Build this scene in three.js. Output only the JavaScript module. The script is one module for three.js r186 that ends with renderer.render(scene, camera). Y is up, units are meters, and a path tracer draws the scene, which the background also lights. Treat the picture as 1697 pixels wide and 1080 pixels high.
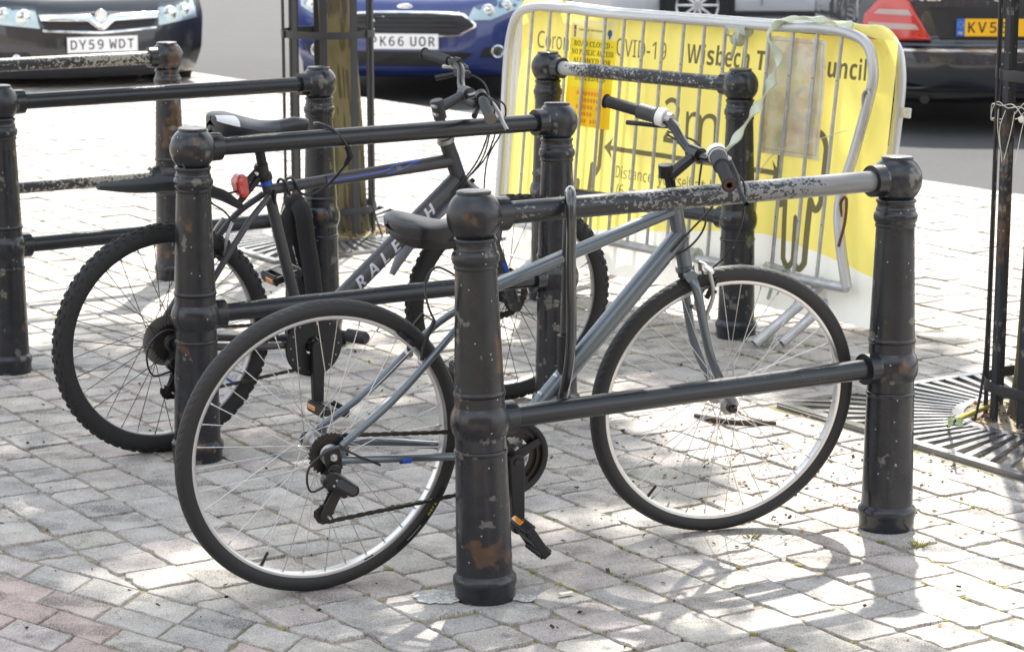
import * as THREE from 'three';
import { mergeGeometries, toCreasedNormals } from 'three/addons/utils/BufferGeometryUtils.js';
import { RoundedBoxGeometry } from 'three/addons/geometries/RoundedBoxGeometry.js';
import { FontLoader } from 'three/addons/loaders/FontLoader.js';
import { TextGeometry } from 'three/addons/geometries/TextGeometry.js';
import { TessellateModifier } from 'three/addons/modifiers/TessellateModifier.js';

// ---------------------------------------------------------------- camera, sky, sun, exposure
const V = (x, y, z) => new THREE.Vector3(x, y, z);
const RAD = Math.PI / 180;
const scene = new THREE.Scene();
const FOCAL = 4000, PW = 1697, PH = 1080, EYE = 1.70, PITCH = 11.17 * RAD;
const camera = new THREE.PerspectiveCamera(2 * Math.atan(PH / 2 / FOCAL) / RAD, PW / PH, 0.1, 400);
camera.filmGauge = 36;
camera.position.set(0, EYE, 0);
camera.rotation.x = -PITCH;
camera.focus = 5.9;
camera.userData.fStop = 9;
const SUN = V(0.09, 1, -0.78).normalize();
function skyTexture(w, h) { // hazy summer sky with broken white cloud, brighter round the sun
  const d = new Float32Array(w * h * 4), per = (a, p) => ((a % p) + p) % p;
  const hs = (x, y) => { const q = Math.sin(x * 127.1 + y * 311.7) * 43758.5453; return q - Math.floor(q); };
  const vn = (x, y, p) => { const xi = Math.floor(x), yi = Math.floor(y), fx = x - xi, fy = y - yi, u = fx * fx * (3 - 2 * fx), v = fy * fy * (3 - 2 * fy), a = hs(per(xi, p), yi), b = hs(per(xi + 1, p), yi), c = hs(per(xi, p), yi + 1), e = hs(per(xi + 1, p), yi + 1); return a + (b - a) * u + (c - a) * v + (a - b - c + e) * u * v; };
  for (let j = 0; j < h; j++) for (let i = 0; i < w; i++) {
    const phi = (i + 0.5) / w * 2 * Math.PI - Math.PI, el = ((j + 0.5) / h - 0.5) * Math.PI, o = 4 * (j * w + i);
    const dir = V(Math.cos(el) * Math.cos(phi), Math.sin(el), Math.cos(el) * Math.sin(phi)), e = Math.max(0, dir.y);
    const t = Math.pow(1 - e, 3), c = [0.44 + 0.44 * t, 0.54 + 0.35 * t, 0.70 + 0.20 * t];
    const u = i / w; let n = 0, a = 0.5, p = 8; for (let k = 0; k < 5; k++) { n += a * vn(u * p, (el / Math.PI) * p * 1.6 + k * 9, p); a *= 0.5; p *= 2; }
    const cl = Math.max(0, Math.min(1, (n - 0.38) * 5)) * Math.min(1, e * 6 + 0.15), g = Math.pow(Math.max(0, dir.dot(SUN)), 12);
    for (let k = 0; k < 3; k++) { const s = dir.y < 0 ? [0.30, 0.30, 0.30][k] : c[k] + (1.12 - c[k]) * cl * 0.85 + g * [1.0, 0.95, 0.85][k]; d[o + k] = s * SKY; }
    d[o + 3] = 1;
  }
  const x = new THREE.DataTexture(d, w, h, THREE.RGBAFormat, THREE.FloatType); x.mapping = THREE.EquirectangularReflectionMapping; x.magFilter = THREE.LinearFilter; x.needsUpdate = true; return x;
}
const SKY = 0.85;
scene.background = skyTexture(512, 256);
scene.environment = scene.background;
const sun = new THREE.DirectionalLight(new THREE.Color(1, 0.95, 0.87), 4.6);
sun.position.copy(SUN).multiplyScalar(30).add(V(0, 0, -8));
sun.target.position.set(0, 0, -8);
sun.castShadow = true;
sun.shadow.radius = 1.7;
sun.shadow.mapSize.set(4096, 4096);
Object.assign(sun.shadow.camera, { left: -12, right: 12, top: 14, bottom: -14, near: 1, far: 80 });
scene.add(sun, sun.target);
const renderer = new THREE.WebGLRenderer({ antialias: true });
renderer.toneMapping = THREE.LinearToneMapping;
renderer.toneMappingExposure = 2.45;
renderer.shadowMap.enabled = true;

// ---------------------------------------------------------------- helpers
const font = await new FontLoader().loadAsync('fonts/droid/droid_sans_bold.typeface.json');
let seed = 20240607;
function rnd(a = 1, b) { seed = (seed * 1664525 + 1013904223) >>> 0; const r = seed / 4294967296; return b === undefined ? r * a : a + r * (b - a); }
const pick = (a) => a[Math.floor(rnd(a.length))];
const cp = Math.cos(PITCH), sp = Math.sin(PITCH);
function G(px, py, y = 0) { // a pixel of the photograph to the point at height y under it
  const dx = (px - PW / 2) / FOCAL, dy = -(py - PH / 2) / FOCAL;
  const d = V(dx, dy * cp - sp, -dy * sp - cp), t = (EYE - y) / -d.y;
  return V(d.x * t, y, d.z * t);
}
const used = new Map();
function nm(n) { const k = used.get(n) || 0; used.set(n, k + 1); return k ? `${n}_${String(k).padStart(3, '0')}` : n; }
function tag(o, label, category, group, kind) {
  if (label) o.userData.label = label;
  if (category) o.userData.category = category;
  if (group) o.userData.group = group;
  if (kind) o.userData.kind = kind;
  return o;
}
function thing(name, pos, label, category, group) {
  const o = new THREE.Group(); o.name = nm(name); o.position.copy(pos); scene.add(o);
  return tag(o, label, category, group);
}
function merge(list) {
  if (!Array.isArray(list)) return list;
  if (list.length === 1) return list[0];
  const l = list.map((g) => {
    const h = g.index ? g.toNonIndexed() : g.clone();
    for (const k of Object.keys(h.attributes)) if (!['position', 'normal', 'uv', 'color'].includes(k)) h.deleteAttribute(k);
    if (!h.attributes.normal) h.computeVertexNormals();
    if (!h.attributes.uv) h.setAttribute('uv', new THREE.BufferAttribute(new Float32Array(h.attributes.position.count * 2), 2));
    h.clearGroups(); return h;
  });
  return mergeGeometries(l);
}
function P(name, geo, mat, parent) {
  const m = new THREE.Mesh(merge(geo), mat); // one mesh per part
  m.name = name; m.castShadow = m.receiveShadow = true;
  parent.add(m);
  return m;
}
function sub(name, parent) { const g = new THREE.Group(); g.name = name; parent.add(g); return g; }
const at = (g, x, y, z) => g.translate(x, y, z);
function cyl(a, b, r1, r2 = r1, seg = 14, open = false) {
  const d = b.clone().sub(a), L = d.length();
  const g = new THREE.CylinderGeometry(r2, r1, L, seg, 1, open);
  const uv = g.attributes.uv;
  for (let i = 0; i < uv.count; i++) uv.setXY(i, uv.getX(i) * 2 * Math.PI * r1, uv.getY(i) * L);
  g.translate(0, L / 2, 0);
  g.applyQuaternion(new THREE.Quaternion().setFromUnitVectors(V(0, 1, 0), d.normalize()));
  return g.translate(a.x, a.y, a.z);
}
const tube = (pts, r, n = 40, seg = 8, closed = false) => new THREE.TubeGeometry(new THREE.CatmullRomCurve3(pts, closed, 'centripetal'), n, r, seg, closed);
const box = (w, h, d, r = 0) => r ? new RoundedBoxGeometry(w, h, d, 2, r) : new THREE.BoxGeometry(w, h, d);
function lathe(pts, seg = 40) { // [r, h]; uv in metres
  const g = new THREE.LatheGeometry(pts.map(([r, h]) => new THREE.Vector2(r, h)), seg);
  const uv = g.attributes.uv, p = g.attributes.position;
  for (let i = 0; i < uv.count; i++) uv.setXY(i, uv.getX(i) * 0.38, p.getY(i));
  return g;
}
const latheZ = (pts, seg) => lathe(pts, seg).rotateX(Math.PI / 2); // axis along z
function capsule2(a, b, r, depth) { // flat plate with rounded ends between two points of the xy plane
  const d = new THREE.Vector2(b[0] - a[0], b[1] - a[1]), L = d.length(), s = new THREE.Shape(), ang = Math.atan2(d.y, d.x);
  s.absarc(0, 0, r[0], Math.PI / 2, Math.PI * 1.5); s.absarc(L, 0, r[1], -Math.PI / 2, Math.PI / 2); s.closePath();
  const g = new THREE.ExtrudeGeometry(s, { depth, bevelEnabled: true, bevelSize: depth * 0.2, bevelThickness: depth * 0.2, bevelSegments: 2, curveSegments: 8 });
  return g.translate(0, 0, -depth / 2).rotateZ(ang).translate(a[0], a[1], 0);
}
function gear(teeth, ro, ri, depth, tooth = 0.0045) {
  const s = new THREE.Shape();
  for (let i = 0; i < teeth; i++) for (const [f, r] of [[-0.3, ro - tooth], [-0.12, ro], [0.12, ro], [0.3, ro - tooth]]) {
    const a = (i + f) / teeth * 2 * Math.PI; s[i || f > -0.3 ? 'lineTo' : 'moveTo'](Math.cos(a) * r, Math.sin(a) * r);
  }
  s.closePath();
  if (ri) { const h = new THREE.Path(); h.absarc(0, 0, ri, 0, 2 * Math.PI, true); s.holes.push(h); }
  return new THREE.ExtrudeGeometry(s, { depth, bevelEnabled: false, curveSegments: 24 }).translate(0, 0, -depth / 2);
}
function planarUV(g, k = 1) { // dominant-axis uv in metres
  const p = g.attributes.position, n = g.attributes.normal, uv = new Float32Array(p.count * 2);
  for (let i = 0; i < p.count; i++) {
    const ax = Math.abs(n.getX(i)), ay = Math.abs(n.getY(i)), az = Math.abs(n.getZ(i));
    const [a, b] = ay >= ax && ay >= az ? [p.getX(i), p.getZ(i)] : ax >= az ? [p.getZ(i), p.getY(i)] : [p.getX(i), p.getY(i)];
    uv[2 * i] = a * k; uv[2 * i + 1] = b * k;
  }
  g.setAttribute('uv', new THREE.BufferAttribute(uv, 2));
  return g;
}

// ---------------------------------------------------------------- textures
const HASH = new Float32Array(65536); for (let i = 0; i < 65536; i++) HASH[i] = rnd();
const hash = (x, y, s) => HASH[((x * 7919 + y * 104729 + s * 31337) & 65535)];
function vnoise(x, y, per, s) {
  const xi = Math.floor(x), yi = Math.floor(y), fx = x - xi, fy = y - yi, u = fx * fx * (3 - 2 * fx), v = fy * fy * (3 - 2 * fy);
  const m = (a) => ((a % per) + per) % per;
  const a = hash(m(xi), m(yi), s), b = hash(m(xi + 1), m(yi), s), c = hash(m(xi), m(yi + 1), s), d = hash(m(xi + 1), m(yi + 1), s);
  return a + (b - a) * u + (c - a) * v + (a - b - c + d) * u * v;
}
function fbm(u, v, per, oct, s, gain = 0.5) { let t = 0, a = 1, w = 0, p = per; for (let o = 0; o < oct; o++) { t += a * vnoise(u * p, v * p, p, s + o); w += a; a *= gain; p *= 2; } return t / w; }
const enc = (c) => Math.max(0, Math.min(255, Math.round(255 * (c <= 0.0031308 ? 12.92 * c : 1.055 * Math.pow(c, 1 / 2.4) - 0.055))));
function tex(w, h, fn, srgb = true) { // fn(u, v) gives linear rgb, or one value
  const d = new Uint8Array(w * h * 4);
  for (let j = 0; j < h; j++) for (let i = 0; i < w; i++) {
    const c = fn(i / w, j / h), o = 4 * (j * w + i);
    if (srgb) { d[o] = enc(c[0]); d[o + 1] = enc(c[1]); d[o + 2] = enc(c[2]); } else { const q = Math.max(0, Math.min(255, Math.round(c * 255))); d[o] = d[o + 1] = d[o + 2] = q; }
    d[o + 3] = 255;
  }
  const t = new THREE.DataTexture(d, w, h); t.wrapS = t.wrapT = THREE.RepeatWrapping; t.magFilter = THREE.LinearFilter; t.minFilter = THREE.LinearMipmapLinearFilter; t.generateMipmaps = true;
  if (srgb) t.colorSpace = THREE.SRGBColorSpace;
  t.needsUpdate = true;
  return t;
}
const mix = (a, b, t) => a.map((x, i) => x + (b[i] - x) * t);
const sstep = (a, b, x) => { const t = Math.max(0, Math.min(1, (x - a) / (b - a))); return t * t * (3 - 2 * t); };
function rep(t, x, y) { const c = t.clone(); c.repeat.set(x, y); c.needsUpdate = true; return c; }
function canvasTex(w, h, draw) {
  const c = document.createElement('canvas'); c.width = w; c.height = h;
  draw(c.getContext('2d'), w, h);
  const t = new THREE.CanvasTexture(c); t.colorSpace = THREE.SRGBColorSpace; t.magFilter = THREE.LinearFilter; return t;
}
// aggregate of a concrete block: fine speckle over soft blotches, 0.5 m tile
const stoneMap = tex(1024, 1024, (u, v) => {
  const b = fbm(u, v, 6, 5, 3), f = hash(Math.floor(u * 420), Math.floor(v * 420), 9), g = vnoise(u * 200, v * 200, 200, 5);
  let k = 0.80 + (b - 0.5) * 0.62 + (g - 0.5) * 0.42;
  const q = hash(Math.floor(u * 170), Math.floor(v * 170), 12); if (f > 0.965) k += 0.4; if (f < 0.05) k -= 0.3; if (q > 0.975) k += 0.22; if (q < 0.03) k -= 0.28; k -= 0.35 * sstep(0.6, 0.75, fbm(u, v, 3, 4, 66));
  return [k * 0.99, k * 0.985, k * 0.965].map((x) => Math.max(0.1, Math.min(1, x)));
});
const stoneBump = tex(1024, 1024, (u, v) => 0.5 + (fbm(u, v, 24, 4, 21) - 0.5) * 0.8 + (vnoise(u * 240, v * 240, 240, 5) - 0.5) * 0.4, false);
const beddingMap = tex(640, 640, (u, v) => {
  const m = sstep(0.5, 0.66, fbm(u, v, 7, 4, 41)), f = fbm(u, v, 60, 3, 44), d = hash(Math.floor(u * 300), Math.floor(v * 300), 47);
  let c = mix([0.16, 0.14, 0.11], [0.34, 0.30, 0.24], f); c = mix(c, [0.17, 0.165, 0.055], m * 0.7);
  return d > 0.93 ? mix(c, [0.05, 0.04, 0.03], 0.7) : c;
});
const asphaltMap = tex(640, 640, (u, v) => { const f = hash(Math.floor(u * 500), Math.floor(v * 500), 2), b = fbm(u, v, 5, 5, 61); const k = 0.046 + (b - 0.5) * 0.01 + (f - 0.5) * 0.03; return [k, k, k * 1.03]; });
// black paint on cast iron: brown rust blotches, small pale scuffs; tile 1 m
const ironMap = (rust, s, pale = 0.0) => tex(640, 640, (u, v) => {
  const a = fbm(u, v, 9, 5, s), b = fbm(u, v, 40, 3, s + 11), w = fbm(u, v, 26, 4, s + 23);
  let c = mix([0.008, 0.0095, 0.013], [0.02, 0.0215, 0.026], b);
  c = mix(c, mix([0.03, 0.018, 0.012], [0.115, 0.062, 0.034], b), 0.85 * sstep(rust, rust + 0.09, a + (b - 0.5) * 0.3));
  c = mix(c, [0.24, 0.23, 0.19], sstep(0.73, 0.77, w + (a - 0.5) * 0.15 + pale) * 0.4);
  if (hash(Math.floor(u * 330), Math.floor(v * 330), s) > 0.9985) c = [0.5, 0.5, 0.48];
  return c;
});
const ironRough = tex(512, 512, (u, v) => 0.34 + (fbm(u, v, 14, 4, 71) - 0.5) * 0.5, false);
const ironBump = tex(640, 640, (u, v) => { const a = fbm(u, v, 40, 4, 81), p = fbm(u, v, 12, 4, 84); return 0.5 + (a - 0.5) * 0.45 + (p - 0.5) * 0.4; }, false);
// rails: black paint worn through to grey metal; f(x along 0..1) is the worn share
const railMap = (f, s, fleck = [0.42, 0.43, 0.42]) => tex(1024, 256, (u, v) => {
  const a = fbm(u * 1, v * 1, 16, 4, s), n = vnoise(u * 150, v * 26, 150, s + 3) * 0.45 + vnoise(u * 330, v * 56, 330, s + 5) * 0.35 + a * 0.5;
  const worn = sstep(1.0 - f(u) - 0.02, 1.0 - f(u) + 0.02, n / 1.3);
  const base = mix([0.007, 0.0085, 0.012], [0.018, 0.02, 0.024], a);
  return mix(base, mix(fleck, fleck.map((x) => x * 0.6), a), worn);
});
const barkMap = tex(512, 1024, (u, v) => {
  const r = fbm(u, v, 8, 5, 91), g = vnoise(u * 40, v * 10, 10, 94), m = sstep(0.44, 0.62, fbm(u, v, 4, 4, 97));
  const k = Math.max(sstep(0.6, 0.78, vnoise(u * 36, v * 9, 9, 99)), sstep(0.68, 0.8, vnoise(u * 70, v * 22, 22, 101))); return mix(mix(mix([0.06, 0.045, 0.03], [0.25, 0.205, 0.15], r * 0.6 + g * 0.4), [0.17, 0.15, 0.055], m * 0.7), [0.03, 0.024, 0.016], k * 0.5);
});
const barkBump = tex(512, 1024, (u, v) => fbm(u, v, 8, 5, 91) * 0.5 + vnoise(u * 40, v * 10, 10, 94) * 0.25 - 0.5 * Math.max(sstep(0.6, 0.78, vnoise(u * 36, v * 9, 9, 99)), sstep(0.68, 0.8, vnoise(u * 70, v * 22, 22, 101))) + 0.4, false);
const galvMap = tex(512, 512, (u, v) => { const a = fbm(u, v, 20, 4, 111), b = fbm(u, v, 5, 4, 115); const k = 0.5 + (a - 0.5) * 0.25 + (b - 0.5) * 0.2; const c = [k, k * 1.01, k * 1.02]; return hash(Math.floor(u * 120), Math.floor(v * 120), 4) > 0.997 ? [0.12, 0.09, 0.07] : c; });

// ---------------------------------------------------------------- materials
const M = (o) => new THREE.MeshStandardMaterial(o);
const MP = (o) => new THREE.MeshPhysicalMaterial(o);
const lin = (r, g, b) => new THREE.Color().setRGB(r, g, b);
const mat = {
  bedding: M({ map: rep(beddingMap, 1, 1), roughness: 1 }),
  asphalt: M({ map: rep(asphaltMap, 0.5, 0.5), roughness: 0.95 }),
  ironRusty: M({ map: ironMap(0.555, 131), roughnessMap: ironRough, roughness: 0.9, bumpMap: ironBump, bumpScale: 0.0012 }),
  ironWorn: M({ map: ironMap(0.69, 161), roughnessMap: ironRough, roughness: 0.85, bumpMap: ironBump, bumpScale: 0.0012 }),
  iron: M({ map: ironMap(0.86, 151), roughnessMap: ironRough, roughness: 0.85, bumpMap: ironBump, bumpScale: 0.001 }),
  railWorn: M({ map: railMap((x) => 0.33 + 0.16 * sstep(0.15, 0.5, x) + 0.26 * sstep(0.58, 0.92, x), 171, [0.22, 0.225, 0.225]), roughness: 0.34 }),
  railDark: M({ map: railMap((x) => 0.15 + 0.03 * x, 181), roughness: 0.27 }),
  railPale: M({ map: railMap((x) => 0.37 + 0.16 * sstep(0.4, 0.9, x), 191, [0.36, 0.34, 0.29]), roughness: 0.55 }),
  railLeft: M({ map: railMap((x) => 0.42 + 0.4 * sstep(0.22, 0.0, x) - 0.06 * x, 201), roughness: 0.45 }),
  black: M({ color: lin(0.012, 0.012, 0.014), roughness: 0.5 }),
  blackGloss: M({ color: lin(0.012, 0.012, 0.014), roughness: 0.22 }),
  rubber: M({ color: lin(0.022, 0.022, 0.024), roughness: 0.75 }),
  rubberGrey: M({ color: lin(0.045, 0.047, 0.05), roughness: 0.6 }),
  steelDark: M({ color: lin(0.05, 0.045, 0.04), roughness: 0.45, metalness: 0.7 }),
  steel: M({ color: lin(0.6, 0.6, 0.6), roughness: 0.3, metalness: 1 }),
  alloy: M({ color: lin(0.72, 0.72, 0.72), roughness: 0.33, metalness: 0.9 }),
  alloyDull: M({ color: lin(0.4, 0.39, 0.38), roughness: 0.45, metalness: 0.85 }),
  rust: M({ color: lin(0.12, 0.05, 0.025), roughness: 0.9 }),
  framePaint: MP({ color: lin(0.115, 0.138, 0.158), roughness: 0.3, metalness: 0.5, clearcoat: 0.7, clearcoatRoughness: 0.2 }),
  matBlack: MP({ color: lin(0.038, 0.039, 0.044), roughness: 0.5, clearcoat: 0.25, clearcoatRoughness: 0.35 }),
  saddle: M({ color: lin(0.022, 0.024, 0.028), roughness: 0.4 }),
  saddlePanel: M({ color: lin(0.05, 0.058, 0.075), roughness: 0.42 }),
  orange: MP({ color: lin(0.8, 0.28, 0.02), roughness: 0.2, clearcoat: 1 }),
  redLens: MP({ color: lin(0.5, 0.014, 0.008), roughness: 0.2, clearcoat: 1 }),
  blue: M({ color: lin(0.02, 0.09, 0.5), roughness: 0.4 }),
  white: M({ color: lin(0.75, 0.75, 0.74), roughness: 0.5 }),
  cable: M({ color: lin(0.015, 0.015, 0.016), roughness: 0.4 }),
  cableClear: MP({ color: lin(0.02, 0.021, 0.024), roughness: 0.28, clearcoat: 1, clearcoatRoughness: 0.08 }),
  fabric: M({ color: lin(0.011, 0.011, 0.012), roughness: 0.95 }),
  lettering: M({ color: lin(0.33, 0.33, 0.36), roughness: 0.45 }),
  fender: M({ color: lin(0.05, 0.055, 0.062), roughness: 0.42 }),
  fenderGrey: M({ color: lin(0.16, 0.17, 0.18), roughness: 0.45 }),
  galv: M({ map: rep(galvMap, 2, 2), roughness: 0.45, metalness: 0.55 }),
  galvBar: M({ color: lin(0.9, 0.9, 0.9), map: rep(galvMap, 2, 2), roughness: 0.45, metalness: 0.35 }),
  bark: M({ map: rep(barkMap, 2, 1), bumpMap: rep(barkBump, 2, 1), bumpScale: 0.02, roughness: 1 }),
  cage: M({ color: lin(0.02, 0.02, 0.022), roughness: 0.55 }),
  cageRust: M({ map: ironMap(0.64, 221), roughness: 0.7 }),
  grate: M({ color: lin(0.2, 0.2, 0.205), bumpMap: ironBump, bumpScale: 0.001, roughnessMap: ironRough, roughness: 0.9, metalness: 0.6 }),
  soil: M({ map: rep(beddingMap, 2, 2), roughness: 1 }),
  leaf: MP({ color: lin(0.06, 0.12, 0.025), roughness: 0.9, transmission: 0.35, thickness: 0, side: THREE.DoubleSide }),
  weed: M({ color: lin(0.035, 0.075, 0.015), roughness: 0.8, side: THREE.DoubleSide }),
  dryLeaf: M({ color: lin(0.3, 0.22, 0.11), roughness: 1, side: THREE.DoubleSide }),
  moss: M({ color: lin(0.22, 0.2, 0.075), roughness: 1 }),
  twig: M({ color: lin(0.06, 0.045, 0.03), roughness: 1 }),
  mortar: M({ color: lin(0.62, 0.62, 0.6), roughness: 0.95, map: stoneMap, bumpMap: stoneBump, bumpScale: 0.003 }),
  foil: MP({ color: lin(0.6, 0.64, 0.58), roughness: 0.2, transmission: 0.5, thickness: 0, side: THREE.DoubleSide }),
  string: M({ color: lin(0.6, 0.58, 0.5), roughness: 0.9 }),
  glass: MP({ color: lin(0.9, 0.95, 0.95), roughness: 0.03, transmission: 1, thickness: 0 }),
  darkGlass: MP({ color: lin(0.01, 0.012, 0.014), roughness: 0.05, clearcoat: 1 }),
  chrome: M({ color: lin(0.75, 0.76, 0.78), roughness: 0.12, metalness: 1 }),
  lampClear: MP({ color: lin(0.4, 0.3, 0.28), roughness: 0.25, clearcoat: 1 }),
  plastic: M({ color: lin(0.014, 0.014, 0.016), roughness: 0.6 }),
  tyreCar: M({ color: lin(0.018, 0.018, 0.018), roughness: 0.9 }),
};

// ---------------------------------------------------------------- ground: bedding, block paving, kerb, road
const toPx = (p) => { const x = p.x, y = p.y - EYE, z = p.z; // point to pixel
  const yc = y * cp - z * sp, zc = y * sp + z * cp; return [PW / 2 + FOCAL * x / -zc, PH / 2 - FOCAL * yc / -zc, -zc]; };
const UA = 57 * RAD, U2 = [Math.cos(UA), Math.sin(UA)], V2 = [Math.sin(UA), -Math.cos(UA)]; // course direction in x,z and across it
const pavement = new THREE.Group(); pavement.name = 'pavement'; scene.add(pavement); tag(pavement, null, null, null, 'structure');
const roadY = -0.11;
const K0 = G(1500, 293), K1 = G(340, 122); // two points of the kerb line
const kd = [K0.x - K1.x, K0.z - K1.z], kl = Math.hypot(...kd); kd[0] /= kl; kd[1] /= kl;
const kn = [kd[1], -kd[0]]; // towards the road
const kerbSide = (x, z) => (x - K1.x) * kn[0] + (z - K1.z) * kn[1];
{
  const g = new THREE.PlaneGeometry(160, 160, 1, 1).rotateX(-Math.PI / 2).translate(0, roadY, -60);
  const uv = g.attributes.uv; for (let i = 0; i < uv.count; i++) uv.setXY(i, uv.getX(i) * 160, uv.getY(i) * 160);
  const road = P('road', g, mat.asphalt, scene); tag(road, null, null, null, 'structure');
  // bedding under the blocks: a slab bounded by the kerb
  const s = new THREE.Shape();
  [[-24, 0.0], [34, 0.0], [34, -34], [-24, -34]].forEach(([t, n], i) => s[i ? 'lineTo' : 'moveTo'](K1.x + kd[0] * t + kn[0] * n, -(K1.z + kd[1] * t + kn[1] * n)));
  s.closePath();
  const b = new THREE.ExtrudeGeometry(s, { depth: 0.2, bevelEnabled: false }).rotateX(-Math.PI / 2).translate(0, -0.2055, 0);
  planarUV(b, 1);
  P('bedding', b, mat.bedding, pavement);
}
const B0 = G(0, 914), B1 = G(418, 1029);
const bd = [B1.x - B0.x, B1.z - B0.z], bl = Math.hypot(...bd); bd[0] /= bl; bd[1] /= bl;
const bn = [-bd[1], bd[0]]; // towards the camera
const borderSide = (x, z) => (x - B0.x) * bn[0] + (z - B0.z) * bn[1];
const treeSpots = [V(-0.82, 0, -10.79), V(1.65, 0, -7.15)], GR = 0.6;
const inGrate = (x, z, m = 0) => treeSpots.some((t) => { const a = (x - t.x) * U2[0] + (z - t.z) * U2[1], b = (x - t.x) * V2[0] + (z - t.z) * V2[1]; return Math.abs(a) < GR + m && Math.abs(b) < GR + m; });
function clip(poly, f) { // keep f < 0
  const out = [];
  for (let i = 0; i < poly.length; i++) {
    const a = poly[i], b = poly[(i + 1) % poly.length], fa = f(...a), fb = f(...b);
    if (fa < 0) out.push(a);
    if (fa < 0 !== fb < 0) { const t = fa / (fa - fb); out.push([a[0] + (b[0] - a[0]) * t, a[1] + (b[1] - a[1]) * t]); }
  }
  return out;
}
function areaOf(p) { let s = 0; for (let i = 0; i < p.length; i++) { const a = p[i], b = p[(i + 1) % p.length]; s += a[0] * b[1] - a[1] * b[0]; } return s / 2; }
function inset(poly, g) {
  const n = poly.length, E = [];
  for (let i = 0; i < n; i++) { const a = poly[i], b = poly[(i + 1) % n], dx = b[0] - a[0], dz = b[1] - a[1], l = Math.hypot(dx, dz) || 1; E.push([a[0] - dz / l * g, a[1] + dx / l * g, dx / l, dz / l]); }
  return E.map((e, i) => { const p = E[(i + n - 1) % n], den = p[2] * e[3] - p[3] * e[2]; if (Math.abs(den) < 0.05) return [e[0], e[1]]; const t = ((e[0] - p[0]) * e[3] - (e[1] - p[1]) * e[2]) / den; return [p[0] + p[2] * t, p[1] + p[3] * t]; });
}
function paverGeo(poly, near, worn) {
  let q = poly; if (areaOf(q) < 0) q = q.slice().reverse();
  q = inset(q, rnd(0.0012, 0.0042)); if (areaOf(q) < 0.0012) return null;
  const ring = [], n = q.length, cut = near ? worn : 0.05;
  for (let i = 0; i < n; i++) {
    const p = q[(i + n - 1) % n], c = q[i], x = q[(i + 1) % n], big = near && rnd() < 0.18 ? 2.1 : 1, k1 = Math.min(0.26, big * rnd(cut * 0.5, cut * 1.6)), k2 = Math.min(0.26, big * rnd(cut * 0.5, cut * 1.6));
    ring.push([c[0] + (p[0] - c[0]) * k1, c[1] + (p[1] - c[1]) * k1], [c[0] + (x[0] - c[0]) * k2, c[1] + (x[1] - c[1]) * k2]);
    if (near) for (const t0 of [0.32, 0.5, 0.68]) { const t = t0 + rnd(-0.05, 0.05), w = rnd() < 0.1 ? rnd(-0.01, -0.004) : rnd(-0.0022, 0.0012); const dx = x[0] - c[0], dz = x[1] - c[1], l = Math.hypot(dx, dz) || 1; ring.push([c[0] + dx * t + dz / l * w, c[1] + dz * t - dx / l * w]); }
  }
  let cx = 0, cz = 0; ring.forEach((r) => { cx += r[0] / ring.length; cz += r[1] / ring.length; });
  const h = rnd(-0.0025, 0.0025), tx = rnd(-0.016, 0.016), tz = rnd(-0.016, 0.016), Y = (x, z) => h + (x - cx) * tx + (z - cz) * tz;
  const pos = [], uv = [], idx = [], m = ring.length, ox = rnd(8), oz = rnd(8);
  const put = (x, y, z) => { pos.push(x, y, z); uv.push(x * 2 + ox, z * 2 + oz); };
  ring.forEach(([x, z]) => put(x, -0.03, z));
  ring.forEach(([x, z]) => put(x, Y(x, z) - rnd(0.002, 0.0055), z));
  const top = ring.map(([x, z]) => { const dx = cx - x, dz = cz - z, l = Math.hypot(dx, dz), k = rnd(0.002, 0.0065); const X = x + dx / l * k, Z = z + dz / l * k; return [X, Y(X, Z), Z]; });
  top.forEach((p) => put(...p)); // once for the worn edge, once for the flat top
  top.forEach((p) => put(...p));
  put(cx, h, cz);
  for (let i = 0; i < m; i++) {
    const j = (i + 1) % m;
    for (const o of [0, m]) idx.push(o + i, o + m + i, o + j, o + j, o + m + i, o + m + j);
    idx.push(3 * m + i, 4 * m, 3 * m + j);
  }
  const g = new THREE.BufferGeometry();
  g.setAttribute('position', new THREE.Float32BufferAttribute(pos, 3)); g.setAttribute('uv', new THREE.Float32BufferAttribute(uv, 2)); g.setIndex(idx); g.computeVertexNormals();
  g.userData = { cx, cz };
  return g;
}
const tintsGrey = [[0.478, 0.448, 0.418], [0.495, 0.455, 0.42], [0.445, 0.42, 0.398], [0.495, 0.445, 0.422], [0.482, 0.45, 0.408], [0.515, 0.482, 0.452], [0.428, 0.403, 0.388]];
const tintsRed = [[0.49, 0.395, 0.365], [0.47, 0.375, 0.345], [0.47, 0.405, 0.375]];
const allTints = [...tintsGrey, ...tintsRed, [0.62, 0.63, 0.615]];
const paverMats = allTints.map((t) => M({ color: lin(...t), map: stoneMap, bumpMap: stoneBump, bumpScale: 0.004, roughness: 0.93 }));
const paverFar = M({ vertexColors: true, map: stoneMap, bumpMap: stoneBump, bumpScale: 0.002, roughness: 0.93 });
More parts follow.
